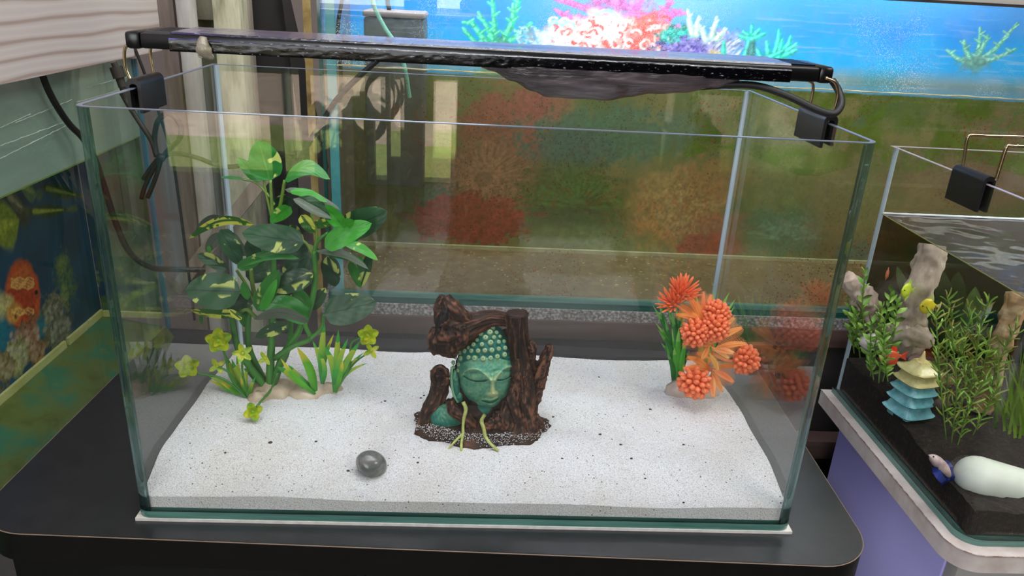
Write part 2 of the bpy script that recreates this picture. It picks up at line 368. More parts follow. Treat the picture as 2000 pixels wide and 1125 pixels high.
bk = thing('dark_barrel_stand_in', 'made-up dark barrel with a hose loop, standing in for an unidentified mirrored shape', 'barrel', (-.7, -3.3, FLOOR))  # invented barrel gives the glass a dark shape to mirror
MB().tube([(-.72, -3.4, FLOOR), (-.72, -3.4, FLOOR + .2), (-.72, -3.4, FLOOR + .45), (-.72, -3.4, FLOOR + .5), (-.72, -3.4, FLOOR + .56)], [.13, .15, .14, .08, .05], 20).build('body', m_post_dark, bk, smooth=True)
MB().tube([(-.60 + .10 * math.cos(t * .33), -3.4, FLOOR + .56 + .13 * math.sin(t * .33)) for t in range(20)], .022, 8).build('hose_loop', m_post_dark, bk, smooth=True)
# ---- timber frame behind the tanks on the left
m_cream = M('cream_painted_timber', [(.25, '#8f8c70'), (.5, '#c3c0a4'), (.75, '#d2d0b8')], 18, .8, bump=.35, bscale=60, stretch=(3, 3, .7))
m_white = M('white_painted_timber', [(.3, '#b0aaa2'), (.7, '#d6d2cc')], 14, .8, bump=.3, bscale=60, stretch=(3, 3, .7))
m_brown_timber = M('brown_timber', [(.3, '#7d6c5c'), (.7, '#b5a492')], 14, .8, bump=.3, stretch=(4, 4, .5))
m_beige = M('beige_timber', [(.3, '#8c8174'), (.7, '#aca194')], 10, .8, stretch=(3, 3, .6))
m_olive = M('olive_shaded_board', [(.3, '#8a8f70'), (.7, '#a7aa8c')], 9, .85)
m_brown = M('dark_brown_board', [(.3, '#33291f'), (.7, '#4a3c2e')], 9, .7)
def post(u0, u1, v, Y, dY, mat, label, z0=FLOOR, z1=1.7, cat='post', name='timber_post', group='timber posts behind the tanks'):
    a, b = at(u0, v, Y), at(u1, v, Y)
    return MB().box((a.x, Y, z0), (b.x, Y + dY, z1), .002).build_thing(name, mat, label, cat, group, loc=((a.x + b.x) / 2, Y + dY / 2, z0))
post(316, 346, 80, .655, .05, m_brown_timber, 'brown-toned wooden post next to the end of the pale wood board')  # brown tone stands in for shading on the post's face
post(347, 375, 60, .635, .03, m_white, 'narrow white-painted post with dark edge, second from the wood board')
post(417, 470, 50, .66, .045, m_cream, 'wide cream-painted rough post left of the black board')
post(472, 489, 50, .715, .02, m_beige, 'thin beige post touching the black board')
post(372, 420, 50, .74, .02, m_olive, 'olive-shaded board behind the white and cream posts', cat='board', name='backing_board', group='')
a, b = at(372, 38, .715), at(419, -60, .715)
MB().box((a.x, .715, a.z), (b.x, .738, b.z), .002).build_thing('cross_plank', m_cream, 'short cream cross plank high between the white and the cream post', 'plank')
# diagonal brace
q = [at(330, 560, .62), at(352, 575, .62), at(528, 352, .62), at(505, 335, .62)]
MB().prism(q, (0, .012, 0)).build_thing('diagonal_brace', m_brown_timber, 'brown diagonal brace sloping up behind the leafy plant', 'brace')
q = [at(488, -40, .75), at(548, -40, .75), at(660, 400, .75), at(560, 400, .75)]
q = [at(489, -40, .75), at(560, -40, .75), at(640, 700, .75), at(600, 700, .75)]
a, b = at(490, 60, .75), at(562, 60, .75)
MB().box((a.x, .75, FLOOR), (b.x, .765, 1.5)).build_thing('black_board', m_dark, 'upright black board standing behind the cream post', 'board')
q = [at(535, -60, .73), at(548, -60, .73), at(640, 290, .73), at(600, 290, .73)]
MB().prism([at(548, -20, .735), at(560, -20, .735), at(640, 330, .735), at(595, 330, .735)], (0, .012, 0)).build_thing('leaning_slat', m_dark, 'black slat leaning against the upright black board', 'slat')
a, b = at(520, 400, .78), at(650, 620, .78)
MB().box((a.x, .78, FLOOR), (b.x, .80, a.z), .002).build_thing('low_brown_board', m_brown, 'low dark brown board behind the leafy plant', 'board')
a, b = at(593, 60, .425), at(608, 60, .425)
m_rust = M('rusty_paint', [(.3, '#7a5a2c'), (.5, '#a58a4e'), (.7, '#c2a86a')], 40, .75, bump=.4, bscale=120)
ip = thing('angle_iron_post', 'rusty yellow angle-iron upright at the left end of the big tank', 'post', (a.x, .43, FLOOR))
MB().box((a.x, .425, FLOOR), (b.x, .428, .8)).build('front_flange', m_rust, ip)
MB().box((a.x, .428, FLOOR), (a.x + .003, .45, .8)).build('side_flange', m_rust, ip)
# ================================================================== BLACK CABINET
m_cab = M('black_laminate_lit', [(.3, '#1a1a1d'), (.7, '#232327')], 60, .3, bump=.06, bscale=160, spec=.95)  # lighter copy of the laminate, imitating reflections on the top
m_cabbody = M('black_laminate_shaded', [(.3, '#090807'), (.7, '#0f0d0c')], 40, .5, bump=.1, bscale=120, spec=.25)  # darker copy of the laminate for the shaded front and slab edge
m_edge = M('worn_edge_band', '#7d6a5a', rough=.6)
CZ = -.003
rot = Matrix.Rotation(math.radians(-1.75), 4, 'Z')
def cabpt(x, y, z): p = rot @ V((x, y, 0)); return V((p.x, p.y, z))
def rounded(x0, x1, y0, y1, r, n=10, both=True):
    out = [(x0, y1)]
    for k in range(n + 1):
        t = math.pi + k / n * math.pi / 2; out.append((x0 + r + r * math.cos(t), y0 + r + r * math.sin(t)))
    for k in range(n + 1):
        t = 1.5 * math.pi + k / n * math.pi / 2; out.append((x1 - r + r * math.cos(t), y0 + r + r * math.sin(t)))
    out.append((x1, y1)); return out
cab = thing('aquarium_cabinet', 'black laminate cabinet with rounded top corners under the middle tank', 'cabinet', (-.03, .18, FLOOR))
ol = rounded(-.443, .369, -.0325, .386, .052)
MB().prism([cabpt(x, y, CZ - .0008) for x, y in ol], (0, 0, -.03)).build('cabinet_top', m_cabbody, cab)
MB().prism([cabpt(x, y, CZ) for x, y in rounded(-.4425, .3685, -.032, .3855, .0515)], (0, 0, -.0008)).build('top_surface', m_cab, cab)
# pale worn edge line round the top
lip = MB(); lp = [cabpt(x, y, CZ - .0007) for x, y in rounded(-.4431, .3691, -.0326, .386, .0521)]
lip.tube(lp, .00055, 6).build('edge_band', m_edge, cab)
bx = lambda x0, x1, y0, y1, z0, z1, bv=.001: MB().box((x0, y0, z0), (x1, y1, z1), bv, M4=rot)
bx(-.42, .346, .004, .375, FLOOR, CZ - .031).build('carcass', m_cabbody, cab)
for (xa, xb) in ((-.418, -.0995), (-.0965, .344)):
    d = bx(xa, xb, -.013, .003, FLOOR + .06, CZ - .034); dd = d.build('door', m_cabbody, cab)
    hx = xb - .004 if xa < -.2 else xa + .004
bx(-.1025, -.0955, -.0145, -.0125, CZ - .12, CZ - .036, .0005).build('finger_slot', M('slot_shade', '#030303', rough=.9), cab)  # near-black plate stands in for the shade inside the slot
MB().box((-.3012, -.0012, CZ), (.3012, .308, 0), 0).build_thing('foam_mat', M('white_foam', [(.3, '#c9c4bd'), (.7, '#e2ddd6')], 90, .8, bump=.3), 'thin white foam mat under the middle tank on the black cabinet', 'mat')
# ================================================================== GLASS TANKS
m_glass = thin_glass('clear_glass', (.988, .995, .991))
m_glass_b = thin_glass('back_tank_glass', (.985, .995, .99), dust_sheen=.5, dust_sheen_col='#cfe0e6', dscale=9, dramp=(.56, .78), stretch=(1.2, 1, 22), dmin=.02)
m_rim = M('glass_edge', '#6a707c', rough=.35, spec=.4)
m_teal = M('green_glass_edge', [(.3, '#416b62'), (.7, '#5f8c80')], 25, .12, spec=.8, stretch=(.5, 1, 8))
m_tealdk = M('dark_green_glass_edge', [(.3, '#1e4540'), (.7, '#2f5f55')], 25, .12, spec=.8, stretch=(.4, 1, 12))
m_sil = M('silicone_seam', [(.3, '#8fa3ad'), (.7, '#b9c9d0')], 30, .25, spec=.7, stretch=(1, 1, .1))
def solid_glass():
    m, nt, out = newmat('bent_corner_glass'); g = nd(nt, 'ShaderNodeBsdfGlass'); g.inputs['IOR'].default_value = 1.5; g.inputs['Roughness'].default_value = .02; g.inputs[0].default_value = rgba('#e2efee')
    tr = nd(nt, 'ShaderNodeBsdfTransparent'); tr.inputs[0].default_value = rgba('#cfe2e0'); ms = nd(nt, 'ShaderNodeMixShader'); ms.inputs[0].default_value = .55
    nt.links.new(tr.outputs[0], ms.inputs[1]); nt.links.new(g.outputs[0], ms.inputs[2]); nt.links.new(ms.outputs[0], out.inputs[0]); return m
m_bent = solid_glass()
def shell(o, x0, x1, y0, y1, z0, z1, r, t=.004, edge=m_teal, low=.008, n=10, seam=.0028, glass=None, rim=None, bent=None):
    """bent front-and-sides glass, back pane, bottom pane, polished rim, silicone seams"""
    glass = glass or m_glass; rim = rim or m_rim
    ou = rounded(x0, x1, y0, y1, r, n); inn = rounded(x0 + t, x1 - t, y0 + t, y1, max(r - t, .002), n); N = len(ou)
    def wall(i0, i1, name, mat, ends):
        L = list(range(i0, i1 + 1)); n_ = len(L)
        vs = [V((*ou[i], z0)) for i in L] + [V((*ou[i], z1 - .0006)) for i in L] + [V((*inn[i], z0)) for i in L] + [V((*inn[i], z1 - .0006)) for i in L]
        fs = [(i, i + 1, n_ + i + 1, n_ + i) for i in range(n_ - 1)] + [(2 * n_ + i + 1, 2 * n_ + i, 3 * n_ + i, 3 * n_ + i + 1) for i in range(n_ - 1)]
        if ends: fs += [(0, n_, 3 * n_, 2 * n_), (n_ - 1, 3 * n_ - 1, 4 * n_ - 1, 2 * n_ - 1)] + [(n_ + i, n_ + i + 1, 3 * n_ + i + 1, 3 * n_ + i) for i in range(n_ - 1)] + [(i + 1, i, 2 * n_ + i, 2 * n_ + i + 1) for i in range(n_ - 1)]
        MB().add(vs, fs).build(name, mat, o)
    wall(0, 1, 'side_glass', glass, False); wall(n + 1, n + 2, 'front_glass', glass, False); wall(N - 2, N - 1, 'side_glass', glass, False)
    wall(1, n + 1, 'bent_corner', bent or m_bent, not bent); wall(n + 2, N - 2, 'bent_corner', bent or m_bent, not bent)
    vs = [V((x, y, z)) for z in (z1 - .0006, z1) for x, y in ou] + [V((x, y, z)) for z in (z1 - .0006, z1) for x, y in inn]
    fs = [(i, i + 1, N + i + 1, N + i) for i in range(N - 1)] + [(2 * N + i + 1, 2 * N + i, 3 * N + i, 3 * N + i + 1) for i in range(N - 1)] + [(N + i, N + i + 1, 3 * N + i + 1, 3 * N + i) for i in range(N - 1)]
    MB().add(vs, fs).build('rim', rim, o)
    MB().box((x0 + t, y1 - t, z0 + low), (x1 - t, y1, z1 - .0006)).build('back_pane', glass, o)
    MB().box((x0 + t, y1 - t, z1 - .0006), (x1 - t, y1, z1)).build('back_rim', rim, o)
    MB().prism([V((x, y, z0 + low)) for x, y in rounded(x0 + t, x1 - t, y0 + t, y1, max(r - t, .002), n)], (0, 0, -low + .0002)).build('bottom_pane', edge, o)
    e = .0004; oe = rounded(x0 - e, x1 + e, y0 - e, y1, r + e, n)
    vs = [V((x, y, z)) for z in (z0, z0 + low * .9) for x, y in oe]
    MB().add(vs, [(i, i + 1, N + i + 1, N + i) for i in range(N - 1)]).build('bottom_edge', edge, o)
    for x in (x0 + t + seam * .6, x1 - t - seam * .6):
        MB().tube([(x, y1 - t - seam * .6, z0 + low), (x, y1 - t - seam * .6, z1 - .001)], seam, 8).build('silicone_seam', m_sil, o)
TW, TD, TH = .3, .3062, .3642
tank = thing('aquarium', 'clear rimless glass tank with white sand and ornaments on the black cabinet', 'aquarium', (0, .15, 0))
shell(tank, -TW, TW, 0, TD, 0, TH, .0115)
# ---- big tank at the back
bt = thing('large_back_aquarium', 'large half-filled tank with a coral print along the back of the shop', 'aquarium', (.4, .5, .046))
BX0, BX1, BY0, BY1, BZ0, BZ1 = -.203, 1.05, .40, .602, .046, .467
m_cyan = M('cyan_glass_edge', [(.3, '#3f8f98'), (.7, '#62b0b4')], 20, .15, spec=.8, stretch=(1, 1, .3))
m_dkgreen = M('deep_green_glass_edge', '#1d4b45', rough=.15, spec=.8)
WZ = .3585
MB().box((BX0, BY0, BZ0), (BX1, BY0 + .006, WZ)).build('front_pane', m_glass, bt)
MB().box((BX0, BY0, WZ), (BX1, BY0 + .006, BZ1)).build('dusty_upper_front_pane', m_glass_b, bt)
MB().box((BX0, BY0 + .006, BZ0), (BX0 + .006, BY1, BZ1)).build('side_pane', m_glass, bt)
MB().box((BX0 - .0004, BY0 - .0004, BZ0), (BX0 + .0035, BY0 + .0064, BZ1)).build('dark_pane_edge', m_dkgreen, bt)
MB().box((BX0 + .0075, BY0 + .007, BZ0), (BX0 + .019, BY0 + .010, BZ1)).build('side_seam', m_cyan, bt)
MB().box((BX0, BY1, BZ0), (BX1, BY1 + .006, BZ1)).build('back_pane', m_glass, bt)
MB().box((BX0, BY0 - .0006, BZ0), (BX1, BY1, BZ0 + .009)).build('bottom_pane', m_tealdk, bt)
MB().box((BX0, BY0 - .0004, BZ0 + .009), (BX1, BY0 + .0066, BZ0 + .0155)).build('bottom_seam', m_teal, bt)
MB().box((BX0 - .002, BY0 - .004, BZ1 + .003), (BX1, BY0 + .012, BZ1 + .023), .001).build('rim_bar', M('grey_white_rim_bar', '#b8b2ac', rough=.5), bt)
MB().box((BX0 - .002, BY0 - .003, BZ1), (BX1, BY0 + .001, BZ1 + .003)).build('rim_gasket', M('dark_gasket', '#2b2622', rough=.6), bt)
m_mud = M('brown_tank_floor', [(.2, '#5d4a2a'), (.5, '#7a6238'), (.8, '#94805a')], 60, .85, bump=.4, bscale=250)
MB().grid(lambda a, b: V((lerp(BX0 + .006, BX1, a), lerp(BY0 + .006, BY1, b), BZ0 + .0155 + .0015 * nz((a * 30, b * 8, 0)))), 120, 24).build('sediment_floor', m_mud, bt)
MB().box((BX0 + .006, BY1 - .009, BZ0 + .015), (BX1, BY1 - .002, BZ0 + .021)).build('bottom_strip', M('pale_yellow_strip', [(.3, '#a9a377'), (.7, '#c2bc90')], 12, .7, stretch=(4, 1, 1)), bt)
sd = MB()
for k in range(420):
    x = random.uniform(-.19, 1.0); y = random.uniform(.42, .59); s = random.uniform(.0006, .0016)
    sd.ell((x, y, BZ0 + .0165), (s * random.uniform(1, 2.2), s, s * .6), 5, 3)
o = sd.build('gravel_bits', M('pale_gravel', [(.3, '#b0975c'), (.6, '#d8c58c'), (.8, '#a06a4a')], 90, .8), bt); o['kind'] = 'stuff'
m_water = thin_glass('water_surface', (.9, .96, .93), refl=.8)
MB().grid(lambda a, b: V((lerp(BX0 + .006, BX1, a), lerp(BY0 + .006, BY1, b), WZ - .004 + .0002 * nz((a * 60, b * 14, 3)))), 160, 30).build('water_surface', m_water, bt)
m_algae = film('algae_film', [(.3, '#5f6232'), (.5, '#75693f'), (.7, '#7f6848')], 5, (.26, .50), 7, (.3, .7), dots=(330, .42, '#7a4020'))
m_algae2 = film('bright_algae_film', [(.3, '#4f7a14'), (.55, '#7a9a2a'), (.75, '#6f9a80')], 24, (0, .85), 30, (.40, .56))
MB().grid(lambda a, b: V((lerp(BX0 + .02, BX1, a), BY0 + .0064, lerp(BZ0 + .016, WZ - .002, b))), 2, 2).build('algae_film', m_algae, bt)
MB().grid(lambda a, b: V((lerp(.26, BX1, a), BY0 + .0068, lerp(.262 + .03 * nz((a * 7, 0, 0)), WZ - .003, b))), 30, 2).build('algae_patch', m_algae2, bt)
m_salt = film('salt_specks', [(.3, '#d8e8f0'), (.7, '#ffffff')], 40, (0, .16), 60, (.5, .75), dots=(1000, .5, '#eef6fa'))
MB().grid(lambda a, b: V((lerp(BX0 + .02, BX1, a), BY0 + .0066, lerp(WZ + .002, BZ1 - .002, b))), 2, 2).build('salt_film', m_salt, bt)
# yellow scum line where the water meets the front glass
MB().tube([(lerp(BX0 + .02, BX1, k / 160), BY0 + .0062, WZ + .0012 * nz((k * .21, 0, 0)) + .0006 * nz((k * .9, 5, 0))) for k in range(161)], [.0007 + .0006 * abs(nz((k * .6, 2, 0))) for k in range(161)], 6).build('scum_line', M('yellow_scum', [(.3, '#a98a3e'), (.7, '#e0d6a0')], 40, .6), bt)
m_print = M('coral_print', '#ffffff', rough=.5, attr=True, spec=.3)
YB = BY1 - .0035
cv = Canvas(BX0 + .006, 1.0, .062, .50, .0016)
def P(u, v): p = at(u, v, YB); return (p.x, p.z)
px = .00078
# background: blue water above, olive murk below
t = np.clip((cv.Z - .345) / .03, 0, 1)[..., None]
blue = np.array(srgb('#1f7fd0')) * np.ones_like(cv.C); cy = np.array(srgb('#12b4e2'))
tb = np.clip((.44 - cv.Z) / .09 + cv.N3 * .3, 0, 1)[..., None] * .75; blue = blue * (1 - tb) + cy * tb
pale = np.array(srgb('#8fc8ee')); d = np.exp(-(((cv.X - .22) / .16) ** 2 + ((cv.Z - .46) / .06) ** 2))[..., None]; blue = blue * (1 - .6 * d) + pale * .6 * d  # pale glow of the hood lamp painted into the print
d2 = np.clip((cv.Z - .42) / .06, 0, 1)[..., None] * np.clip((cv.X - .4) / .3, 0, 1)[..., None]; blue = blue * (1 - .45 * d2) + np.array(srgb('#6fb2e8')) * .45 * d2
murk = np.array(srgb('#8a8450')) * np.ones_like(cv.C); g = np.array(srgb('#56703a')); tm = np.clip(.5 + cv.N3 * 1.6, 0, 1)[..., None]; murk = murk * (1 - tm) + g * tm
cv.C = murk * (1 - t) + blue * t
def fan(c, r, colr, n=60, a0=0, a1=360, w=1.6, alpha=.8, inner=.2, var=.4):
    for k in range(n):
        a = math.radians(random.uniform(a0, a1)); q = random.uniform(.7, 1); b = a + random.uniform(-.25, .25)
        x0, z0 = c[0] + r[0] * inner * math.cos(a), c[1] + r[1] * inner * math.sin(a); x1, z1 = c[0] + r[0] * q * math.cos(b), c[1] + r[1] * q * math.sin(b)
        cv.stroke([(x0, z0), ((x0 + x1) / 2, (z0 + z1) / 2 + .002), (x1, z1)], w * px, w * .4 * px, colr, alpha, .6, var)
def rb(u, v, ru, rv, c, soft=.3, ns=.5, alpha=1, var=.3): cv.blob(P(u, v), (ru * px, rv * px), c, soft, ns, alpha, var)
# lower scene (seen through the murky water)
rb(1000, 250, 95, 75, '#a2504c', .25, .5, .9); rb(1060, 210, 60, 45, '#b05a58', .3, .5, .7)
rb(945, 345, 105, 85, '#8f5f48', .4, .4, .9); fan(P(945, 350), (105 * px, 85 * px), '#b07a5c', 120, 0, 360, 1.6, .6); fan(P(865, 340), (70 * px, 60 * px), '#8a5c48', 60, 0, 360, 1.5, .5)
rb(1190, 265, 150, 55, '#3c7a62', .3, .6, .95); rb(1120, 290, 80, 40, '#2f6a66', .4, .6, .8); rb(1330, 250, 60, 35, '#4f8068', .4, .6, .6)
rb(830, 400, 70, 50, '#24503e', .3, .7, .95); fan(P(830, 400), (70 * px, 50 * px), '#3c7050', 60, 0, 180, 2, .6)
rb(1130, 395, 120, 70, '#2a6428', .3, .6, .95); fan(P(1130, 410), (125 * px, 75 * px), '#4a8a38', 130, 10, 170, 1.8, .6); fan(P(1130, 400), (100 * px, 60 * px), '#1c4a20', 60, 0, 360, 1.8, .5)
rb(1100, 465, 110, 25, '#78904c', .4, .6, .8); rb(1220, 470, 90, 30, '#7fa06c', .4, .8, .6); rb(1180, 480, 140, 14, '#9aa468', .5, .6, .6)
rb(915, 428, 118, 52, '#a52f30', .12, .5, 1, .5)
for k in range(160):
    u, v = random.uniform(815, 1020), random.uniform(385, 470); cv.stroke([P(u, v), P(u + random.uniform(10, 26), v + random.uniform(-6, 9))], 2.4 * px, .9 * px, random.choice(['#c03c3a', '#8e2628', '#b03432']), .7)
rb(1330, 405, 105, 85, '#c09a5c', .35, .5, .9); fan(P(1330, 410), (100 * px, 80 * px), '#d2a56a', 110, 0, 360, 1.6, .5); rb(1400, 350, 70, 50, '#b07a48', .5, .6, .7)
for k in range(60):
    u, v = random.uniform(1240, 1440), random.uniform(350, 460); cv.stroke([P(u, v), P(u + random.uniform(-14, 20), v + random.uniform(8, 26))], 2.2 * px, .8 * px, '#c2683e', .6)
rb(1390, 478, 70, 28, '#b84434', .2, .5, .95); rb(1410, 440, 70, 30, '#b8604a', .4, .6, .6)
rb(1535, 455, 85, 55, '#4f8a6a', .3, .5, .9); fan(P(1535, 470), (90 * px, 60 * px), '#76a888', 90, 10, 170, 1.6, .5); rb(1550, 330, 90, 55, '#8f9050', .6, .5, .7); rb(1510, 260, 60, 40, '#7a8a48', .5, .6, .7)
rb(1660, 400, 70, 90, '#8a8a58', .5, .5, .7); rb(1690, 500, 70, 30, '#4f8070', .4, .5, .8); rb(1910, 360, 110, 60, '#96665a', .5, .5, .8); rb(1960, 260, 60, 50, '#a8746a', .5, .5, .7); rb(1780, 330, 70, 50, '#8a6a48', .5, .6, .6)
rb(740, 330, 70, 130, '#3a3c2c', .6, .4, .7); rb(720, 480, 60, 20, '#8a8658', .4, .5, .6)
low = (cv.Z < .352)[..., None]; mk = np.array(srgb('#6a5c40')); cv.C = np.where(low, cv.C * .72 + mk * .28, cv.C)
# upper scene: corals standing out against bright blue
def branch(pts, w, colr, hi, n=0, twl=18):
    cv.stroke([P(*p) for p in pts], w * px, w * .45 * px, colr, 1, .35); cv.stroke([P(p[0] - 1.5, p[1] - 1) for p in pts], w * .45 * px, w * .2 * px, hi, .8, .5)
    for k in range(n):
        t = (k + .8) / (n + .6); j = t * (len(pts) - 1); i = min(int(j), len(pts) - 2); x = lerp(pts[i][0], pts[i + 1][0], j - i); y = lerp(pts[i][1], pts[i + 1][1], j - i)
        s = 1 if k % 2 else -1; cv.stroke([P(x, y), P(x + s * twl * .8, y - twl * .5)], w * .6 * px, w * .25 * px, colr, 1, .35); cv.stroke([P(x, y), P(x + s * twl * .8, y - twl * .55)], w * .25 * px, w * .1 * px, hi, .8, .5)
G, GH = '#1fae84', '#7df0c0'
for pts, n in (([(968, 96), (966, 50), (962, -5)], 5), ([(972, 96), (995, 55), (1010, 10), (1022, -20)], 6), ([(968, 98), (940, 70), (922, 45), (905, 44)], 4), ([(960, 98), (930, 85), (905, 55)], 3), ([(975, 96), (1010, 70), (1038, 45)], 4), ([(970, 90), (955, 60), (935, 25)], 3), ([(978, 92), (1002, 40), (1003, 8)], 3), ([(960, 100), (935, 92), (925, 80)], 2)):
    branch(pts, 7, G, GH, n, 14)
rb(970, 100, 30, 20, '#2a6a5c', .4, .6, .8)
for pts in ([(1240, 20), (1190, 5), (1150, -20)], [(1180, 28), (1120, 8), (1080, -4)], [(1220, 35), (1290, 28), (1340, 26)], [(1260, 45), (1300, 20), (1312, -4)], [(1290, 60), (1306, 35), (1330, 20)], [(1240, 35), (1250, -5), (1255, -30)], [(1195, 40), (1215, 0), (1210, -25)], [(1150, 40), (1105, 32), (1090, 22)], [(1300, 55), (1345, 58)], [(1180, 35), (1160, -5)]):
    branch(pts, 7, '#c25aa8', '#e48ac4', 5, 15)
rb(1225, 10, 55, 25, '#c06ab4', .6, .8, .6, .6)
for k in range(140):
    u = random.uniform(1010, 1090); v = random.uniform(62, 112); a = random.uniform(-.6, .6); cv.stroke([P(u, v), P(u + 8 * a + random.uniform(-8, 8), v - 9), P(u + 16 * a, v - 12)], 1.7 * px, .9 * px, random.choice(['#8fd2ea', '#c4eaf4', '#5aa8c8', '#a89a8a']), .8)
rb(1130, 85, 62, 42, '#e6e2e4', .3, .5, .9); rb(1200, 80, 75, 42, '#f0b8b0', .3, .5, .95); rb(1265, 65, 45, 38, '#e46a60', .25, .5, .95); rb(1210, 100, 45, 22, '#f05a4a', .25, .6, .95); rb(1120, 108, 40, 14, '#f08878', .3, .6, .9); rb(1180, 50, 50, 22, '#f4dcd8', .4, .7, .8)
for k in range(230):
    u, v = random.uniform(1080, 1305), random.uniform(38, 118); r = random.uniform(4, 11); a = random.uniform(0, 6.28); ar = [P(u + r * math.cos(a + q * .55), v + r * .8 * math.sin(a + q * .55)) for q in range(6)]
    cv.stroke(ar, 2.2 * px, 1.6 * px, random.choice(['#ffffff', '#fbeaea', '#f8b8b0', '#f26a5c', '#e9504a', '#ffffff', '#d8f4f8'] if u < 1230 else ['#f26a5c', '#e9504a', '#f8b8b0', '#ffe0dc']), .9, .4)
for (u, v, r) in ((1185, 35, 20), (1110, 52, 12), (1085, 48, 9)):
    cv.stroke([P(u + r * math.cos(q * .4), v + r * .7 * math.sin(q * .4)) for q in range(8, 17)], 3 * px, 3 * px, '#a8f0f0', .8)
rb(1330, 72, 40, 22, '#1fa89c', .25, .8, 1, .6); rb(1350, 98, 62, 28, '#6a5cae', .25, .7, 1, .7); rb(1405, 85, 40, 24, '#8a94c4', .3, .8, .8, .7)
for k in range(160):
    u, v = random.uniform(1295, 1420), random.uniform(60, 118); c = ['#3fd0bc', '#1a8a80'] if v < 84 and u < 1350 else ['#8a78cc', '#4a3c86', '#a89ae0']; cv.stroke([P(u - 4, v), P(u, v - 4), P(u + 4, v)], 1.8 * px, 1.4 * px, random.choice(c), .8)
for k in range(70):
    u, v = random.uniform(1385, 1440), random.uniform(75, 118); cv.stroke([P(u, v), P(u + 12, v - 9)], 1.9 * px, .9 * px, random.choice(['#a8b4d8', '#d8e0f0', '#7a84b0']), .8)
for pts in ([(1352, 66), (1346, 40), (1344, 20)], [(1360, 68), (1362, 45), (1366, 33)], [(1378, 78), (1372, 60), (1368, 50)], [(1390, 72), (1396, 50), (1400, 34)], [(1400, 76), (1412, 64), (1416, 56)]): branch(pts, 6, '#9ac4b0', '#f0f8e8', 2, 8)
T_, TH_ = '#12a898', '#62ecd8'
for pts in ([(1466, 122), (1468, 95), (1468, 72), (1469, 50)], [(1468, 74), (1452, 62)], [(1468, 74), (1484, 58)], [(1468, 78), (1444, 70)], [(1468, 78), (1494, 66)], [(1450, 122), (1460, 95), (1463, 80)], [(1412, 118), (1413, 98), (1414, 82)], [(1490, 120), (1478, 96)], [(1510, 118), (1520, 80), (1522, 60)], [(1518, 112), (1540, 88), (1545, 72)], [(1500, 120), (1545, 95), (1556, 86)], [(1515, 118), (1550, 100), (1556, 98)], [(1500, 108), (1498, 82)], [(1520, 112), (1528, 78)], [(1490, 118), (1530, 100)]): branch(pts, 7.5, T_, TH_, 0)
rb(1467, 100, 8, 26, '#3a5a62', .4, .4, .7); rb(1395, 108, 14, 10, '#c8b45a', .4, .6, .8)
for pts, n in (([(1905, 122), (1913, 90), (1915, 55)], 4), ([(1910, 122), (1945, 95), (1965, 72), (1988, 45)], 6), ([(1900, 124), (1885, 95), (1884, 80)], 3), ([(1902, 126), (1870, 115), (1850, 98)], 4), ([(1912, 124), (1950, 112), (1984, 96)], 5), ([(1908, 118), (1925, 80), (1930, 70)], 3)): branch(pts, 6, '#4a9a84', '#9ae0c8', n, 12)
rb(1905, 125, 30, 16, '#5a8a80', .4, .6, .8)
# fine sparkle print grain in the blue
cv.C = cv.C * (1 + .10 * (np.random.rand(*cv.X.shape)[..., None] - .5))
cv.build('coral_print', m_print, bt, lambda x, z: np.stack([x, np.full_like(x, YB), z], 1))
# internal filter, hose and cord of the big tank
a, b = at(716, 88, .5), at(831, 24, .5)
fl = thing('internal_filter', 'dark box filter hanging inside the left end of the big tank', 'filter', (a.x, .5, .3))
m_filt = M('dark_grey_plastic', [(.3, '#3f4648'), (.7, '#565d5f')], 50, .5, bump=.2)
MB().box((a.x, .475, .19), (b.x, .545, b.z - .008), .004).build('filter_body', m_filt, fl)
MB().box((a.x - .001, .473, b.z - .008), (b.x + .001, .547, b.z), .003).build('filter_lid', M('beige_lid', '#9a8f8a', rough=.5), fl)
MB().tube(smooth_path([at(762, -60, .51), at(757, 0, .51), at(760, 18, .51), at(757, 30, .51)], 12), .003, 8).build('filter_cord', M('black_rubber', '#0d0d0e', rough=.5), fl)
MB().tube(smooth_path([at(718, -50, .43), at(730, 10, .43), at(752, 55, .43), at(772, 85, .43), at(790, 130, .44), at(800, 190, .45)], 30), .0027, 10).build_thing('air_hose', M('pale_green_hose', '#8fd8c0', rough=.3, spec=.6), 'pale green air hose hanging into the left end of the big tank', 'hose', loc=at(740, 60, .43))
m_rub = M('black_cord', '#121110', rough=.55)
MB().tube(smooth_path([at(672, -50, .418), at(668, 0, .418), at(661, 40, .418), at(660, 90, .418), at(666, 140, .42), at(664, 200, .42)], 30), .0024, 8).build_thing('heater_cord', m_rub, 'black cord hanging straight down inside the left end of the big tank', 'cord', loc=at(665, 60, .418))
# stand under the big tank
MB().box((BX0 - .01, BY0 - .003, .03), (BX1, .64, BZ0), 0).build_thing('foam_strip', M('grey_foam', [(.35, '#5a5654'), (.5, '#837e7b'), (.65, '#b5afaa')], 260, .9, bump=.4), 'speckled grey foam strip under the large back tank', 'foam')
st = thing('tank_stand', 'dark reddish-brown wooden stand carrying the large back tank', 'stand', (.4, .5, FLOOR))
m_red = M('reddish_board', [(.3, '#43322e'), (.7, '#5c4640')], 12, .6, stretch=(.5, 1, 6))
MB().box((BX0 - .012, BY0 - .006, .002), (BX1, .64, .0298), .001).build('stand_top', m_red, st)
MB().box((BX0 - .008, BY0 + .002, -.2), (BX1, BY0 + .03, .001), .001).build('apron', m_dark, st)
MB().box((.40, BY0 - .03, -.17), (BX1, BY0 + .0, -.14), .001).build('lower_rail', m_red, st)
MB().box((BX0 - .008, BY0 + .03, FLOOR), (BX1, BY0 + .05, -.2)).build('back_board', m_dark, st)
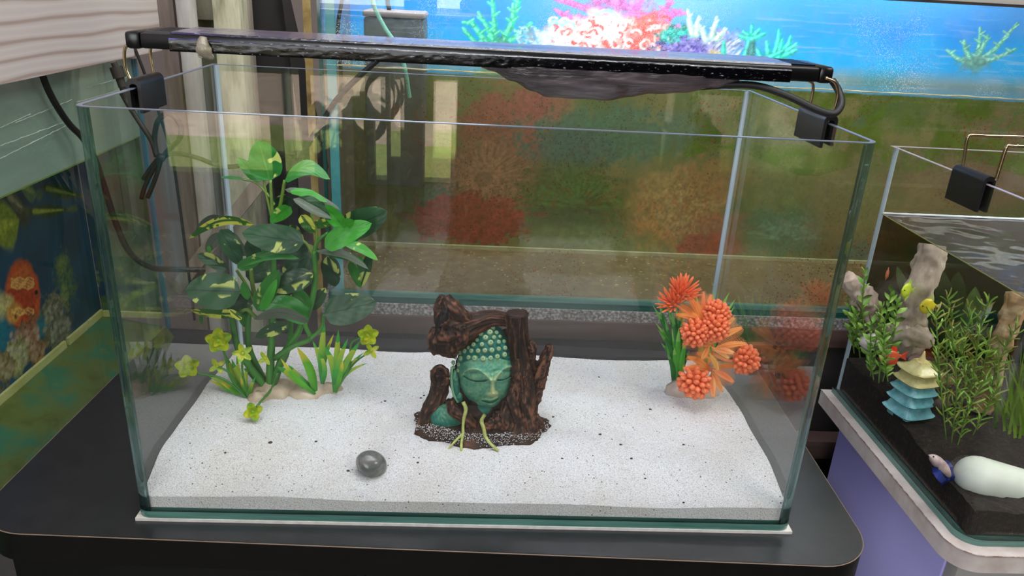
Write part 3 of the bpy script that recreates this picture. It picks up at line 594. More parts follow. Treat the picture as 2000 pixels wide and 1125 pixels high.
for x in (BX0, .46, 1.0): MB().box((x, BY0 + .004, FLOOR), (x + .04, BY0 + .03, -.2), .001).build('leg', m_red, st)
# ================================================================== LEFT TANK
LX, LB, LZ0, LW = -.5, -.605, -.068, .226
LY1 = .58
lt = thing('left_aquarium', 'hazy tank with a blue fish print standing along the left edge', 'aquarium', (-.58, .25, LZ0))
MB().box((LX - .005, -.15, LZ0 - .028), (LX, LY1, .40)).build('front_pane', m_glass, lt)
MB().box((LB - .01, LY1 - .005, LZ0), (LX - .005, LY1, .40)).build('side_pane', m_glass, lt)
m_bluedge = M('blue_glass_edge', [(.3, '#2f6a86'), (.7, '#5a9ab0')], 20, .15, spec=.8, stretch=(1, 1, .2))
MB().box((LX - .0055, LY1 - .0055, LZ0 - .028), (LX + .0005, LY1 + .0005, .335)).build('pane_edge', m_bluedge, lt)
MB().box((LB - .01, -.15, LZ0 - .034), (LX, LY1, LZ0 - .028)).build('bottom_pane', m_tealdk, lt)
m_lfloor = M('mossy_tank_floor', [(.28, '#46521f'), (.45, '#68763a'), (.58, '#3a7a5c'), (.72, '#80803f')], 13, .9, bump=.4, bscale=60)
MB().grid(lambda a, b: V((lerp(LB, LX - .006, a), lerp(-.15, LY1 - .006, b), LZ0 + .002 - .02 * a + .002 * nz((a * 4, b * 12, 0)))), 20, 60).build('mossy_floor', m_lfloor, lt)
m_hazeup = film('condensation_film', [(.3, '#a8cdb6'), (.7, '#bfdcc4')], 6, (.8, .97), 30, (.3, .7), stretch=(1, .3, 2))
MB().grid(lambda a, b: V((LX - .0056, lerp(-.15, LY1 - .006, a), lerp(LW + .0005, .345, b))), 2, 2).build('condensation_film', m_hazeup, lt)
m_hazelow = film('green_water_film', [(.3, '#4a6a3a'), (.7, '#6a8a4a')], 7, (.01, .10), 9, (.3, .7))
MB().grid(lambda a, b: V((LX - .0056, lerp(-.15, LY1 - .006, a), lerp(LZ0 + .002, LW - .0005, b))), 2, 2).build('green_film', m_hazelow, lt)
MB().grid(lambda a, b: V((lerp(LB, LX - .006, a), lerp(-.15, LY1 - .006, b), LW)), 4, 8).build('water_surface', m_water, lt)
MB().box((LX - .0062, -.15, LW - .0012), (LX - .0052, LY1 - .006, LW + .0006)).build('waterline', M('green_waterline', '#7a9a4a', rough=.4), lt)
m_crust = M('lime_crust', '#c8d8c8', rough=.8)
for (p0, p1, am) in (((0, 285), (135, 235), 3), ((0, 310), (140, 240), 2), ((0, 250), (60, 222), 2), ((170, 170), (250, 150), 3), ((150, 200), (270, 165), 2), ((30, 240), (140, 195), 2)):
    n = 26; pts = [onx(lerp(p0[0], p1[0], k / n), lerp(p0[1], p1[1], k / n) + am * nz((k * .7, am, p0[0])), LX + .0004) for k in range(n + 1)]
    MB().tube(pts, [.0003 + .0006 * abs(nz((k * 1.3, p0[1], 1))) for k in range(n + 1)], 5).build('lime_streak', m_crust, lt)
MB().box((LB, -.15, LZ0 + .001), (LB + .006, .455, LZ0 + .012)).build('yellow_strip', M('yellow_strip', [(.3, '#c0c474'), (.62, '#dcdc98'), (.75, '#9a7a3c')], 25, .6), lt)
MB().box((LB, .463, LZ0 + .001), (LB + .006, LY1 - .01, LZ0 + .012)).build('yellow_strip', bpy.data.materials['yellow_strip'], lt)
cv = Canvas(-.12, LY1 - .006, LZ0 + .002, LW + .004, .0016)
def P(u, v): p = onx(u, v, LB + .002); return (p.y, p.z)
px = .0011
base = np.array(srgb('#144868')); deep = np.array(srgb('#0c3250')); tt = np.clip(.5 + cv.N3 * 1.5, 0, 1)[..., None]; cv.C = base * tt + deep * (1 - tt)
rr = np.clip((cv.X - .30) / .2, 0, 1)[..., None]; cv.C = cv.C * (1 - .25 * rr) + np.array(srgb('#2f4a2a')) * .25 * rr
rb(10, 640, 60, 26, '#0c6a7a', .6, .5, .8); rb(60, 655, 60, 14, '#0e7a86', .6, .5, .7)
def ffish(u, v, L, h, ang, body, hi, fin):
    c = P(u, v); r = math.radians(ang)
    f = lambda x, y: P(u + x * math.cos(r) - y * math.sin(r), v + x * math.sin(r) + y * math.cos(r))
    cv.stroke([f(L * .9, 0), f(L * 1.45, -h * .1)], h * .18 * px, h * .5 * px, fin, .9)
    for k in range(25):
        t = k / 24; cv.blob(f(lerp(-L, L, t), 0), (L * .10 * px + .001, max(.0012, h * math.sin(math.pi * min(1, .08 + t * .9)) ** .7 * px)), body, .3, .15, .9)
    cv.stroke([f(-L * .8, -h * .1), f(L * .8, 0)], h * .35 * px, h * .1 * px, hi, .8)
ffish(95, 412, 36, 9, -4, '#2a4218', '#9aa83a', '#5a6a2a'); ffish(120, 375, 36, 9, 12, '#2a4218', '#7a8c34', '#4a5a2a'); ffish(55, 370, 16, 14, 30, '#5a7a4a', '#9aa860', '#4a6a3a'); ffish(10, 440, 26, 28, -20, '#8a9a2a', '#b4bc3e', '#3a3a1a'); ffish(30, 395, 20, 12, 40, '#5a5a3a', '#a89a7a', '#4a4a2a')
# orange disc-shaped fish with pale maze lines
rb(46, 578, 34, 44, '#b04a1e', .08, .1, 1); rb(44, 584, 28, 26, '#a0341a', .2, .2, .9); cv.stroke([P(18, 590), P(4, 596)], 8 * px, 14 * px, '#b8b070', .9)
rb(28, 612, 16, 12, '#c08a3a', .3, .3, .9); rb(40, 540, 26, 10, '#b85a26', .3, .3, .9)
for k in range(16):
    v0 = 544 + k * 4.6
    if 565 < v0 < 600: continue
    cv.stroke([P(22 + q * 5.5, v0 + 2.4 * math.sin(q * 1.7 + k)) for q in range(9)], 1.1 * px, .9 * px, '#e0b060', .8)
rb(71, 571, 3.4, 3.4, '#1a0a06', .2, 0, 1)
def corals(lst):
    for (u, v, ru, rv, c) in lst:
        rb(u, v, ru, rv, c, .2, .8, .95, .6)
        for k in range(30): rb(u + random.uniform(-ru, ru) * .8, v + random.uniform(-rv, rv) * .8, 4, 3.4, mixc(srgb(c), (1, 1, .8), random.uniform(.05, .25)), .5, .3, .6)
rb(128, 545, 24, 32, '#4f6a3a', .25, .9, .8, .6); rb(120, 515, 16, 14, '#6a7a3e', .3, .8, .7); rb(126, 580, 10, 18, '#7a8a4a', .3, .6, .6)
corals(((108, 625, 28, 36, '#6a6a52'), (120, 645, 22, 26, '#5a5e4c'), (45, 668, 30, 26, '#7a5238'), (62, 660, 16, 22, '#8a5a3c'), (30, 695, 26, 24, '#8a8a5a'), (8, 720, 20, 20, '#7a6a40'), (75, 690, 16, 16, '#86603a')))
cv.C *= 1.35
cv.build('fish_print', m_print, lt, lambda x, z: np.stack([np.full_like(x, LB + .002), x, z], 1))
# the print's mirror image in the end glass, painted on, turning murky green
YE = LY1 - .0075
cv = Canvas(LB + .003, LX - .006, LZ0 + .002, LW + .004, .0016)
def P(u, v): p = at(u, v, YE); return (p.x, p.z)
px = .00085
tt = np.clip((cv.X - (LB + .04)) / .06 + .25 * cv.N3, 0, 1)[..., None]; gm = np.clip(.5 + cv.N * 1.2, 0, 1)[..., None]
murk = np.array(srgb('#1f3a22')) * (1 - gm) + np.array(srgb('#3a5a2c')) * gm
cv.C = np.array(srgb('#123c58')) * (1 - tt) + murk * tt
corals(((150, 620, 14, 22, '#56604e'), (168, 600, 14, 30, '#3f5a3a'), (152, 545, 14, 34, '#4a6238'), (180, 560, 16, 40, '#44603a')))
rb(230, 430, 40, 70, '#2f5a34', .5, .7, .7); rb(255, 330, 30, 40, '#4f7a48', .5, .7, .7); rb(240, 520, 40, 40, '#4f6a2e', .5, .7, .6); rb(215, 340, 22, 40, '#4a4a34', .4, .8, .8); rb(250, 600, 40, 26, '#6a8a34', .4, .7, .6)
cv.stroke([P(228, 620), P(240, 592), P(265, 575), P(300, 560)], 10 * px, 5 * px, '#7a9a3e', .7)  # yellow-green curve distorted by the corner glass, painted flat
rb(150, 412, 22, 6, '#6a7a2a', .4, .4, .8)
cv.C *= 1.3
cv.build('end_reflection', m_print, lt, lambda x, z: np.stack([x, np.full_like(x, YE), z], 1))
MB().box((LB + .007, YE - .007, LZ0 + .001), (LX - .007, YE - .001, LZ0 + .010)).build('yellow_strip', bpy.data.materials['yellow_strip'], lt)
# pale wood board over the left tank
m_pine = None
def pine():
    m, nt, out = newmat('whitewashed_pine'); L = nt.links
    b = nd(nt, 'ShaderNodeBsdfPrincipled'); b.inputs['Roughness'].default_value = .6; L.new(b.outputs[0], out.inputs[0])
    w = nd(nt, 'ShaderNodeTexWave', wave_type='BANDS', bands_direction='Z'); w.inputs['Scale'].default_value = 17; w.inputs['Distortion'].default_value = 3.2; w.inputs['Detail'].default_value = 2.5; w.inputs['Detail Scale'].default_value = 1.2
    L.new(coords(nt, (1, .16, 1)), w.inputs['Vector'])
    c = ramp(nt, w.outputs['Fac'], [(.0, '#bfa99e'), (.16, '#dccec7'), (.6, '#e9dfd9'), (1, '#e2d6cf')]); L.new(c, b.inputs['Base Color']); return m
a = onx(0, 165, -.466); b = onx(318, 100, -.466)
MB().box((-.482, -.2, (a.z + b.z) / 2), (-.466, b.y, .66), .001).build_thing('pine_board', pine(), 'whitewashed pine board with wavy grain above the left tank', 'board', loc=(-.486, .2, a.z))
MB().box((-.56, -.2, .40), (-.494, b.y, .408)).build_thing('wooden_lid', m_olive, 'olive lid behind the pine board on the left tank', 'lid')
# ================================================================== SAND
def sand_z(x, y):
    base = .0205 + .0125 * sstep(.0, .07, y) - .011 * sstep(.17, .29, y)
    base += .0015 * math.sin(x * 21 + 1) * sstep(0, .05, y) + .0030 * nz((x * 9, y * 9, 1)) + .0016 * nz((x * 30, y * 30, 4)) * sstep(0, .02, y)
    base += .0012 * math.sin(x * 26) * (1 - sstep(0, .03, y)) + .0015 * (x > 0) * sstep(.1, .28, x) * (1 - sstep(0, .03, y))
    return base + .00035 * nz((x * 260, y * 260, 0))
def sand_mat():
    m, nt, out = newmat('white_sand'); L = nt.links
    b = nd(nt, 'ShaderNodeBsdfPrincipled'); b.inputs['Roughness'].default_value = .9; b.inputs['Specular IOR Level'].default_value = .2
    vec = coords(nt)
    c1 = ramp(nt, noise_tex(nt, vec, 900, 2), [(.30, '#a8a4a0'), (.45, '#d6d5d5'), (.65, '#e8e8ea'), (.85, '#f3f3f5')])
    c2 = ramp(nt, noise_tex(nt, vec, 14, 3), [(.35, '#f6f2ec'), (.6, '#ffffff')])
    mx = nd(nt, 'ShaderNodeMix', data_type='RGBA', blend_type='MULTIPLY'); mx.inputs[0].default_value = .8; L.new(c1, mx.inputs[6]); L.new(c2, mx.inputs[7])
    vo = nd(nt, 'ShaderNodeTexVoronoi'); vo.inputs['Scale'].default_value = 420; L.new(vec, vo.inputs['Vector'])
    sp = nd(nt, 'ShaderNodeSeparateColor'); L.new(vo.outputs['Color'], sp.inputs[0])
    gt = nd(nt, 'ShaderNodeMath', operation='GREATER_THAN'); L.new(sp.outputs[0], gt.inputs[0]); gt.inputs[1].default_value = .972
    ls = nd(nt, 'ShaderNodeMath', operation='LESS_THAN'); L.new(vo.outputs['Distance'], ls.inputs[0]); ls.inputs[1].default_value = .32
    mu = nd(nt, 'ShaderNodeMath', operation='MULTIPLY'); L.new(gt.outputs[0], mu.inputs[0]); L.new(ls.outputs[0], mu.inputs[1])
    mx2 = nd(nt, 'ShaderNodeMix', data_type='RGBA'); L.new(mu.outputs[0], mx2.inputs[0]); L.new(mx.outputs[2], mx2.inputs[6]); mx2.inputs[7].default_value = rgba('#6a5a4c')
    L.new(mx2.outputs[2], b.inputs['Base Color'])
    # a few glassy grains that glint
    g2 = nd(nt, 'ShaderNodeMath', operation='LESS_THAN'); L.new(sp.outputs[0], g2.inputs[0]); g2.inputs[1].default_value = .05
    mr = nd(nt, 'ShaderNodeMapRange'); L.new(g2.outputs[0], mr.inputs[0]); mr.inputs[3].default_value = .9; mr.inputs[4].default_value = .12; L.new(mr.outputs[0], b.inputs['Roughness'])
    bp = nd(nt, 'ShaderNodeBump'); bp.inputs['Strength'].default_value = .8; bp.inputs['Distance'].default_value = .0012; L.new(noise_tex(nt, vec, 560, 3), bp.inputs['Height']); L.new(bp.outputs[0], b.inputs['Normal'])
    L.new(b.outputs[0], out.inputs[0]); return m
m_sand = sand_mat()
SX0, SX1, SY0, SY1, SR = -.2957, .2957, .0043, .3016, .0078
def sx(y):
    d = y - SY0
    return 0 if d >= SR else SR - math.sqrt(max(0, SR * SR - (SR - d) ** 2))
nu, nv = 220, 130; vs = []; ys = []
for j in range(nv + 1):
    t = j / nv; y = SY0 + (SY1 - SY0) * (t ** 1.25); ins = sx(y)
    for i in range(nu + 1):
        x = lerp(SX0 + ins, SX1 - ins, i / nu); vs.append(V((x, y, sand_z(x, y))))
sb = MB(); sb.add(vs, [(j * (nu + 1) + i, j * (nu + 1) + i + 1, (j + 1) * (nu + 1) + i + 1, (j + 1) * (nu + 1) + i) for j in range(nv) for i in range(nu)])
ringi = [i for i in range(nu + 1)] + [j * (nu + 1) + nu for j in range(1, nv + 1)] + [nv * (nu + 1) + i for i in range(nu - 1, -1, -1)] + [j * (nu + 1) for j in range(nv - 1, 0, -1)]
k = len(sb.v); sb.v += [V((sb.v[i].x, sb.v[i].y, .0083)) for i in ringi]; n = len(ringi)
sb.f += [(ringi[q], k + q, k + (q + 1) % n, ringi[(q + 1) % n]) for q in range(n)]
sb.build_thing('white_sand', m_sand, 'bed of white sand on the floor of the middle tank', 'sand', kind='stuff', loc=(0, .15, .0083))
def on_sand(u, v):
    p = onz(u, v, .028)
    for _ in range(8): p = onz(u, v, sand_z(p.x, p.y))
    return p
gr = MB()
spots = [(528, 865), (1172, 849), (1098, 896), (828, 773), (822, 778), (1170, 737), (1233, 896), (1212, 869), (1128, 895), (1335, 869), (1335, 982), (1525, 983), (816, 904), (440, 885), (371, 866), (617, 863), (1270, 800), (1080, 815), (1530, 960), (905, 790), (745, 786), (752, 784), (1260, 935), (395, 905), (680, 920)]
for k, (u, v) in enumerate(spots):
    p = on_sand(u, v); s = mpp(p) * random.uniform(1.0, 1.9) * (2.1 if k < 1 else 1.2)
    gr.ell(p + V((0, 0, s * .4)), (s * 1.4, s, s * .8), 7, 5, fn=lambda d: 1 + .35 * nz(d * 2 + V((k, 0, 0))))
gr.build_thing('dark_grit', M('dark_grit', '#3a2620', rough=.8), 'scattered specks of dark grit lying on the white sand', 'grit', kind='stuff', loc=(0, .15, .03))
# pebble
p = on_sand(725, 925); q = mpp(p)
mp_, nt_, out_ = newmat('polished_grey_stone')
m_peb = M('polished_grey_stone', [(.25, '#434a44'), (.45, '#5e615e'), (.62, '#7d7975'), (.8, '#8a8682')], 60, .22, spec=.5, coat=.25, stretch=(1, 1, 2), dist=.6)
pb = MB().ell(p + V((.0, .004, .0085)), (q * 31, q * 27, q * 25), 40, 26, fn=lambda d: 1 + .05 * nz(d * 1.3) - .05 * max(0, d.z) ** 2, R3=Matrix.Rotation(.35, 3, 'Y'))
pb.build_thing('grey_pebble', m_peb, 'glossy grey pebble half sunk in the white sand near the front glass', 'stone', loc=p)
# ================================================================== CARVED ORNAMENT
pf = on_sand(940, 884); OY = pf.y + .048
k6 = .302 * mpp(at(940, 760, OY))
def O(zx, zy, w=0): return at(780 + .302 * zx, 560 + .302 * zy, OY - w * k6)
orn = thing('carved_head_ornament', 'dark resin tree stump ornament holding a serene green carved head', 'ornament', (O(520, 1050).x, OY, sand_z(pf.x, OY) - .004))
m_wood = M('painted_resin_bark', '', rough=.62, attr=True, bump=.35, scale=150, bscale=380, spec=.3)
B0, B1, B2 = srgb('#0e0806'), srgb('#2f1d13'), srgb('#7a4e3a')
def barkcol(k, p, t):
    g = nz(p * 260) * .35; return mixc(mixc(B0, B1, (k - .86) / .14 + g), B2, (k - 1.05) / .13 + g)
def bark(fr=7, amp=.13, seed=0, along=5):
    def f(t, th, p):
        ca, sa = math.cos(th), math.sin(th)
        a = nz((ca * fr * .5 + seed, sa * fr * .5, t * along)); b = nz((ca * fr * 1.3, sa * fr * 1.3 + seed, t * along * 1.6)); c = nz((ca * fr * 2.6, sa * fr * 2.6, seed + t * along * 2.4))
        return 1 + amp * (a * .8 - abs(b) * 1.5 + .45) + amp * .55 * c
    return f
def woodtube(name, pts, rad, n=40, m=70, seed=0, fr=7, amp=.13, cap=True, along=5, parent=None):
    path = smooth_path([O(*p) for p in pts], m); rr = [interp(rad, i / m) * k6 for i in range(m + 1)]
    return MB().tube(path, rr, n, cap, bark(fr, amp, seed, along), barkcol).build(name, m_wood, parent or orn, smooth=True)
# core mass and skirt of the stump
core = MB()
def corefn(d): return 1 + .10 * nz(V((d.x * 6, d.y * 6, d.z * 1.6))) - .10 * abs(nz(V((d.x * 11, d.y * 11, d.z * 2))))
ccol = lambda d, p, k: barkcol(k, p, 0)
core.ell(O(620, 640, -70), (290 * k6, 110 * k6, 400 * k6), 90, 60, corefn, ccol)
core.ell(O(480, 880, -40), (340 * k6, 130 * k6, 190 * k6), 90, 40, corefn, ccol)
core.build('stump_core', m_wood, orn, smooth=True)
sk = MB()
def skfn(d):
    a = math.atan2(d.y, d.x); return 1 + .05 * math.sin(a * 7 + 1) + .06 * nz(V((d.x * 5, d.y * 5, 3))) + .05 * nz(V((d.x * 12, d.y * 12, d.z * 4)))
bp = O(522, 1010, 0)
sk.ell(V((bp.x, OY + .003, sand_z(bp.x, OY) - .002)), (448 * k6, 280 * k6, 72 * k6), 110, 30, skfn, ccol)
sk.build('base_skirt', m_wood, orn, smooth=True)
woodtube('trunk', [(761, 172, 10), (764, 240, 10), (768, 320, 5), (785, 480, -5), (800, 650, -10), (770, 820, 0), (740, 960, 30), (720, 1060, 50)], [70, 62, 62, 78, 96, 118, 165, 220], 80, 110, 1, 9, .16)
tp = O(761, 176, 10)
cut = MB().ell(tp + V((0, 0, 2 * k6)), (70 * k6, 62 * k6, 16 * k6), 40, 10, lambda d: 1 + .06 * nz(d * 4), lambda d, p, k: mixc(B0, B1, .25 + .8 * abs(math.sin(math.hypot(d.x, d.y) * 14))))
cut.build('cut_stump_top', m_wood, orn, smooth=True)
# hollow log across the top left: outer shell plus near-black blob for the hollow's shade
woodtube('upper_log', [(700, 215, -30), (600, 205, -20), (500, 235, -15), (420, 265, -20), (340, 275, -30), (285, 262, -35), (258, 250, -38)], [40, 48, 66, 102, 142, 165, 150], 80, 90, 4, 8, .2, cap=True, along=3)
hp = O(276, 226, 62)
MB().ell(hp, (34 * k6, 40 * k6, 88 * k6), 40, 20, lambda d: 1 + .2 * nz(d * 3), lambda d, p, k: srgb('#0b0705'), R3=Matrix.Rotation(.28, 3, 'Y')).build('hollow_shade', m_wood, orn, smooth=True)
for pts, rad, s in (([(300, 62, -10), (330, 120, 0), (400, 190, 5), (470, 230, 0)], [30, 50, 52, 36], 11), ([(285, 60, -20), (262, 120, -15), (258, 190, 0), (250, 240, 5)], [26, 34, 34, 24], 12), ([(235, 270, 10), (222, 320, 15), (232, 380, 10), (290, 415, 5), (345, 440, 10)], [26, 36, 36, 36, 22], 13), ([(330, 260, 40), (320, 330, 50), (335, 390, 40), (350, 445, 20)], [34, 46, 44, 24], 14), ([(390, 240, 60), (400, 320, 60), (375, 400, 40)], [40, 50, 24], 15)):
    woodtube('log_lip', pts, rad, 30, 36, s, 6, .22, along=4)
woodtube('branch_stump', [(262, 545, 20), (262, 620, 20), (250, 690, 15), (215, 760, 10), (180, 830, 20), (165, 900, 30), (190, 970, 50), (240, 1000, 65)], [58, 56, 56, 52, 44, 44, 46, 36], 44, 70, 21, 7, .2)
MB().ell(O(258, 580, 66), (34 * k6, 14 * k6, 46 * k6), 24, 14, lambda d: 1 + .2 * nz(d * 3), lambda d, p, k: srgb('#1a0e09')).build('hollow_shade', m_wood, orn, smooth=True)  # near-black blob painted as shade inside the stump's knob
MB().tube(smooth_path([O(262 + 46 * math.cos(a * .45), 580 + 62 * math.sin(a * .45), 60) for a in range(15)], 60), [16 * k6] * 61, 14, True, bark(5, .25, 3), barkcol).build('knot_ring', m_wood, orn, smooth=True)
woodtube('side_branch', [(868, 760, -10), (885, 680, 0), (905, 580, 5), (935, 490, 5), (962, 420, 0), (970, 372, 0)], [30, 40, 46, 38, 30, 20], 30, 50, 31, 6, .32, along=7)
woodtube('side_twig', [(905, 640, 20), (935, 540, 22), (955, 470, 15)], [26, 30, 18], 24, 30, 33, 6, .3)
woodtube('trunk_knot', [(840, 350, 20), (858, 390, 24), (852, 450, 22), (845, 520, 15)], [16, 30, 28, 14], 24, 30, 35, 5, .25)
woodtube('trunk_knot', [(865, 690, 20), (872, 740, 30), (855, 780, 25)], [18, 34, 18], 24, 24, 36, 5, .25)
roots = [([(330, 735, 60), (345, 790, 78), (400, 830, 88), (450, 880, 90), (475, 960, 95), (520, 1040, 105)], [24, 36, 36, 42, 40, 18]),
 ([(470, 850, 60), (465, 900, 85), (440, 980, 105), (400, 1040, 110)], [20, 40, 36, 16]), ([(620, 830, 50), (600, 880, 80), (575, 940, 95), (560, 1020, 110)], [26, 44, 46, 20]),
 ([(640, 800, 60), (645, 880, 90), (640, 960, 105), (660, 1040, 120)], [30, 46, 48, 22]), ([(700, 740, 50), (690, 830, 85), (715, 920, 105), (740, 990, 120), (810, 1025, 130)], [24, 42, 44, 36, 16]),
 ([(745, 620, 50), (735, 720, 75), (760, 820, 90), (790, 900, 100), (800, 980, 110)], [22, 40, 40, 40, 22]), ([(800, 640, 60), (810, 740, 80), (835, 840, 80), (860, 930, 90), (910, 950, 80)], [24, 36, 40, 38, 20]),
 ([(760, 460, 50), (755, 560, 60), (770, 660, 70), (755, 760, 80)], [16, 30, 32, 18]), ([(825, 480, 40), (815, 580, 52), (825, 680, 60)], [16, 30, 18]), ([(850, 800, 50), (880, 860, 60), (930, 910, 60)], [22, 36, 18]),
 ([(150, 880, 20), (140, 940, 45), (160, 1010, 60)], [26, 40, 20]), ([(290, 930, 80), (340, 950, 95), (400, 985, 100)], [26, 34, 22]), ([(210, 980, 70), (280, 985, 85), (330, 1020, 95)], [26, 32, 16])]
for i, (pts, rad) in enumerate(roots): woodtube('root', pts, rad, 26, 44, 40 + i * 3, 7, .26, along=6)
# ---- the green head
G0, G1, G2, G3 = srgb('#155c50'), srgb('#347f6c'), srgb('#7cae88'), srgb('#b6c088')
m_face = M('green_painted_resin', '', rough=.5, attr=True, bump=.12, scale=120, bscale=420, spec=.35)
ring = [(575, 238), (640, 258), (700, 330), (742, 420), (752, 520), (748, 600), (728, 680), (690, 742), (640, 790), (587, 815), (530, 800), (470, 765), (420, 715), (388, 660), (376, 590), (372, 520), (385, 450), (425, 390), (480, 330), (530, 262)]
RC = (570, 560); ra = [(math.atan2(y - RC[1], x - RC[0]) % (2 * math.pi), math.hypot(x - RC[0], y - RC[1])) for x, y in ring]; ra.sort()
def rad_at(a):
    a %= 2 * math.pi; n = len(ra)
    for i in range(n):
        a0, r0 = ra[i]; a1, r1 = ra[(i + 1) % n]; a1 += 2 * math.pi * (i == n - 1)
        aa = a + (2 * math.pi if (i == n - 1 and a < a0) else 0)
        if a0 <= aa <= a1: t = (aa - a0) / (a1 - a0); return lerp(r0, r1, t * t * (3 - 2 * t))
    return 200
def segd(x, y, pts):
    best = (1e9, 0); n = len(pts) - 1
    for i in range(n):
        ax, ay = pts[i][:2]; bx, by = pts[i + 1][:2]; dx, dy = bx - ax, by - ay; t = max(0, min(1, ((x - ax) * dx + (y - ay) * dy) / (dx * dx + dy * dy)))
        d = math.hypot(x - ax - t * dx, y - ay - t * dy)
        if d < best[0]: best = (d, (i + t) / n)
    return best
def cr2(p, n=14): return [(q.x, q.y) for q in smooth_path([V((a, b, 0)) for a, b in p], n)]
browL = cr2([(405, 572), (425, 548), (465, 532), (510, 538), (555, 566), (590, 606)]); browR = cr2([(732, 516), (700, 520), (668, 540), (640, 570), (622, 604)])
lidL = cr2([(418, 578), (450, 598), (495, 611), (545, 610), (566, 603)]); lidR = cr2([(634, 604), (660, 604), (695, 594), (728, 574)])
mouth = cr2([(534, 736), (560, 742), (588, 748), (612, 742), (640, 726)]); ulip = cr2([(538, 731), (562, 728), (586, 732), (602, 730), (618, 725), (636, 718)])
nose = cr2([(603, 575), (604, 620), (604, 660), (606, 692)])
nostL = (573, 697); nostR = (632, 692)
gs = lambda d, s: math.exp(-(d / s) ** 2)
def face(x, y, r):
    w = 150 * (1 - r ** 2.4) ** .75 - 30; f = 0
    hair = y < 478 + .0009 * (x - 560) ** 2 - 0 and True
    # turned a little to the right: the middle line of the face leads
    w += 26 * gs(x - 600, 110) * sstep(480, 560, y) * (1 - r ** 3)
    d, t = segd(x, y, nose); f += lerp(14, 52, t ** 1.3) * gs(d, lerp(13, 22, t))
    f += 20 * gs(math.hypot(x - nostL[0], y - nostL[1]), 14) + 20 * gs(math.hypot(x - nostR[0], y - nostR[1]), 13) + 12 * gs(math.hypot(x - 604, (y - 702) * 1.4), 18)
    d, t = segd(x, y, browL); f += 15 * gs(d, 8) + 8 * gs(d, 20); d, t = segd(x, y, browR); f += 15 * gs(d, 8) + 8 * gs(d, 18)
    for (cx, cy, a, b) in ((492, 583, 62, 24), (683, 574, 46, 24)):
        q = ((x - cx) / a) ** 2 + ((y - cy) / b) ** 2; f += 14 * math.exp(-q * 1.3); f -= 10 * math.exp(-(((x - cx) / (a * 1.05)) ** 2 + ((y - cy + 30) / 10) ** 2))
    for l in (lidL, lidR):
        d, t = segd(x, y, l); f -= 19 * gs(d, 4.4); dd = segd(x, y - 8, l)[0]; f += 9 * gs(dd, 5)
    d, t = segd(x, y, ulip); f += 22 * gs(d, 8); d, t = segd(x, y, mouth); f -= 28 * gs(d, 4.4)
    f += 20 * math.exp(-(((x - 590) / 34) ** 2 + ((y - 762) / 11) ** 2)); f -= 8 * math.exp(-(((x - 588) / 34) ** 2 + ((y - 782) / 7) ** 2)); f += 13 * math.exp(-(((x - 586) / 30) ** 2 + ((y - 800) / 14) ** 2))
    f -= 5 * math.exp(-(((x - 604) / 9) ** 2 + ((y - 716) / 9) ** 2))
    f += 10 * math.exp(-(((x - 470) / 55) ** 2 + ((y - 680) / 50) ** 2)) + 8 * math.exp(-(((x - 690) / 35) ** 2 + ((y - 665) / 45) ** 2))
    f += 9 * gs(math.hypot(x - 612, y - 532), 9)
    return w + f, f
hd = MB(); NR, NA = 64, 260; vs = []; cs = []
hairline = lambda x: 486 + .0011 * (x - 575) ** 2
for i in range(NR + 1):
    r = (i / NR) ** .9
    for j in range(NA):
        a = 2 * math.pi * j / NA; R_ = rad_at(a); x, y = RC[0] + r * R_ * math.cos(a), RC[1] + r * R_ * math.sin(a)
        w, f = face(x, y, r); ishair = y < hairline(x) - 26
        if ishair: w = w - 12 + 6 * nz((x * .03, y * .03, 0))
        p = O(x, y, w); vs.append(p)
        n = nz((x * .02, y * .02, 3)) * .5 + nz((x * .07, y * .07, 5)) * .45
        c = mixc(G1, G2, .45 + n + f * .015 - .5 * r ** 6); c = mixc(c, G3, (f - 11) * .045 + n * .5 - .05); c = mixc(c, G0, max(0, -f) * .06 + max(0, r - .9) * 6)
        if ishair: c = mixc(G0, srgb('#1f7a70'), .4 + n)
        cs.append(c)
hd.add(vs, [(i * NA + j, (i + 1) * NA + j, (i + 1) * NA + (j + 1) % NA, i * NA + (j + 1) % NA) for i in range(NR) for j in range(NA)], cs)
head = hd.build('green_head', m_face, orn, smooth=True)
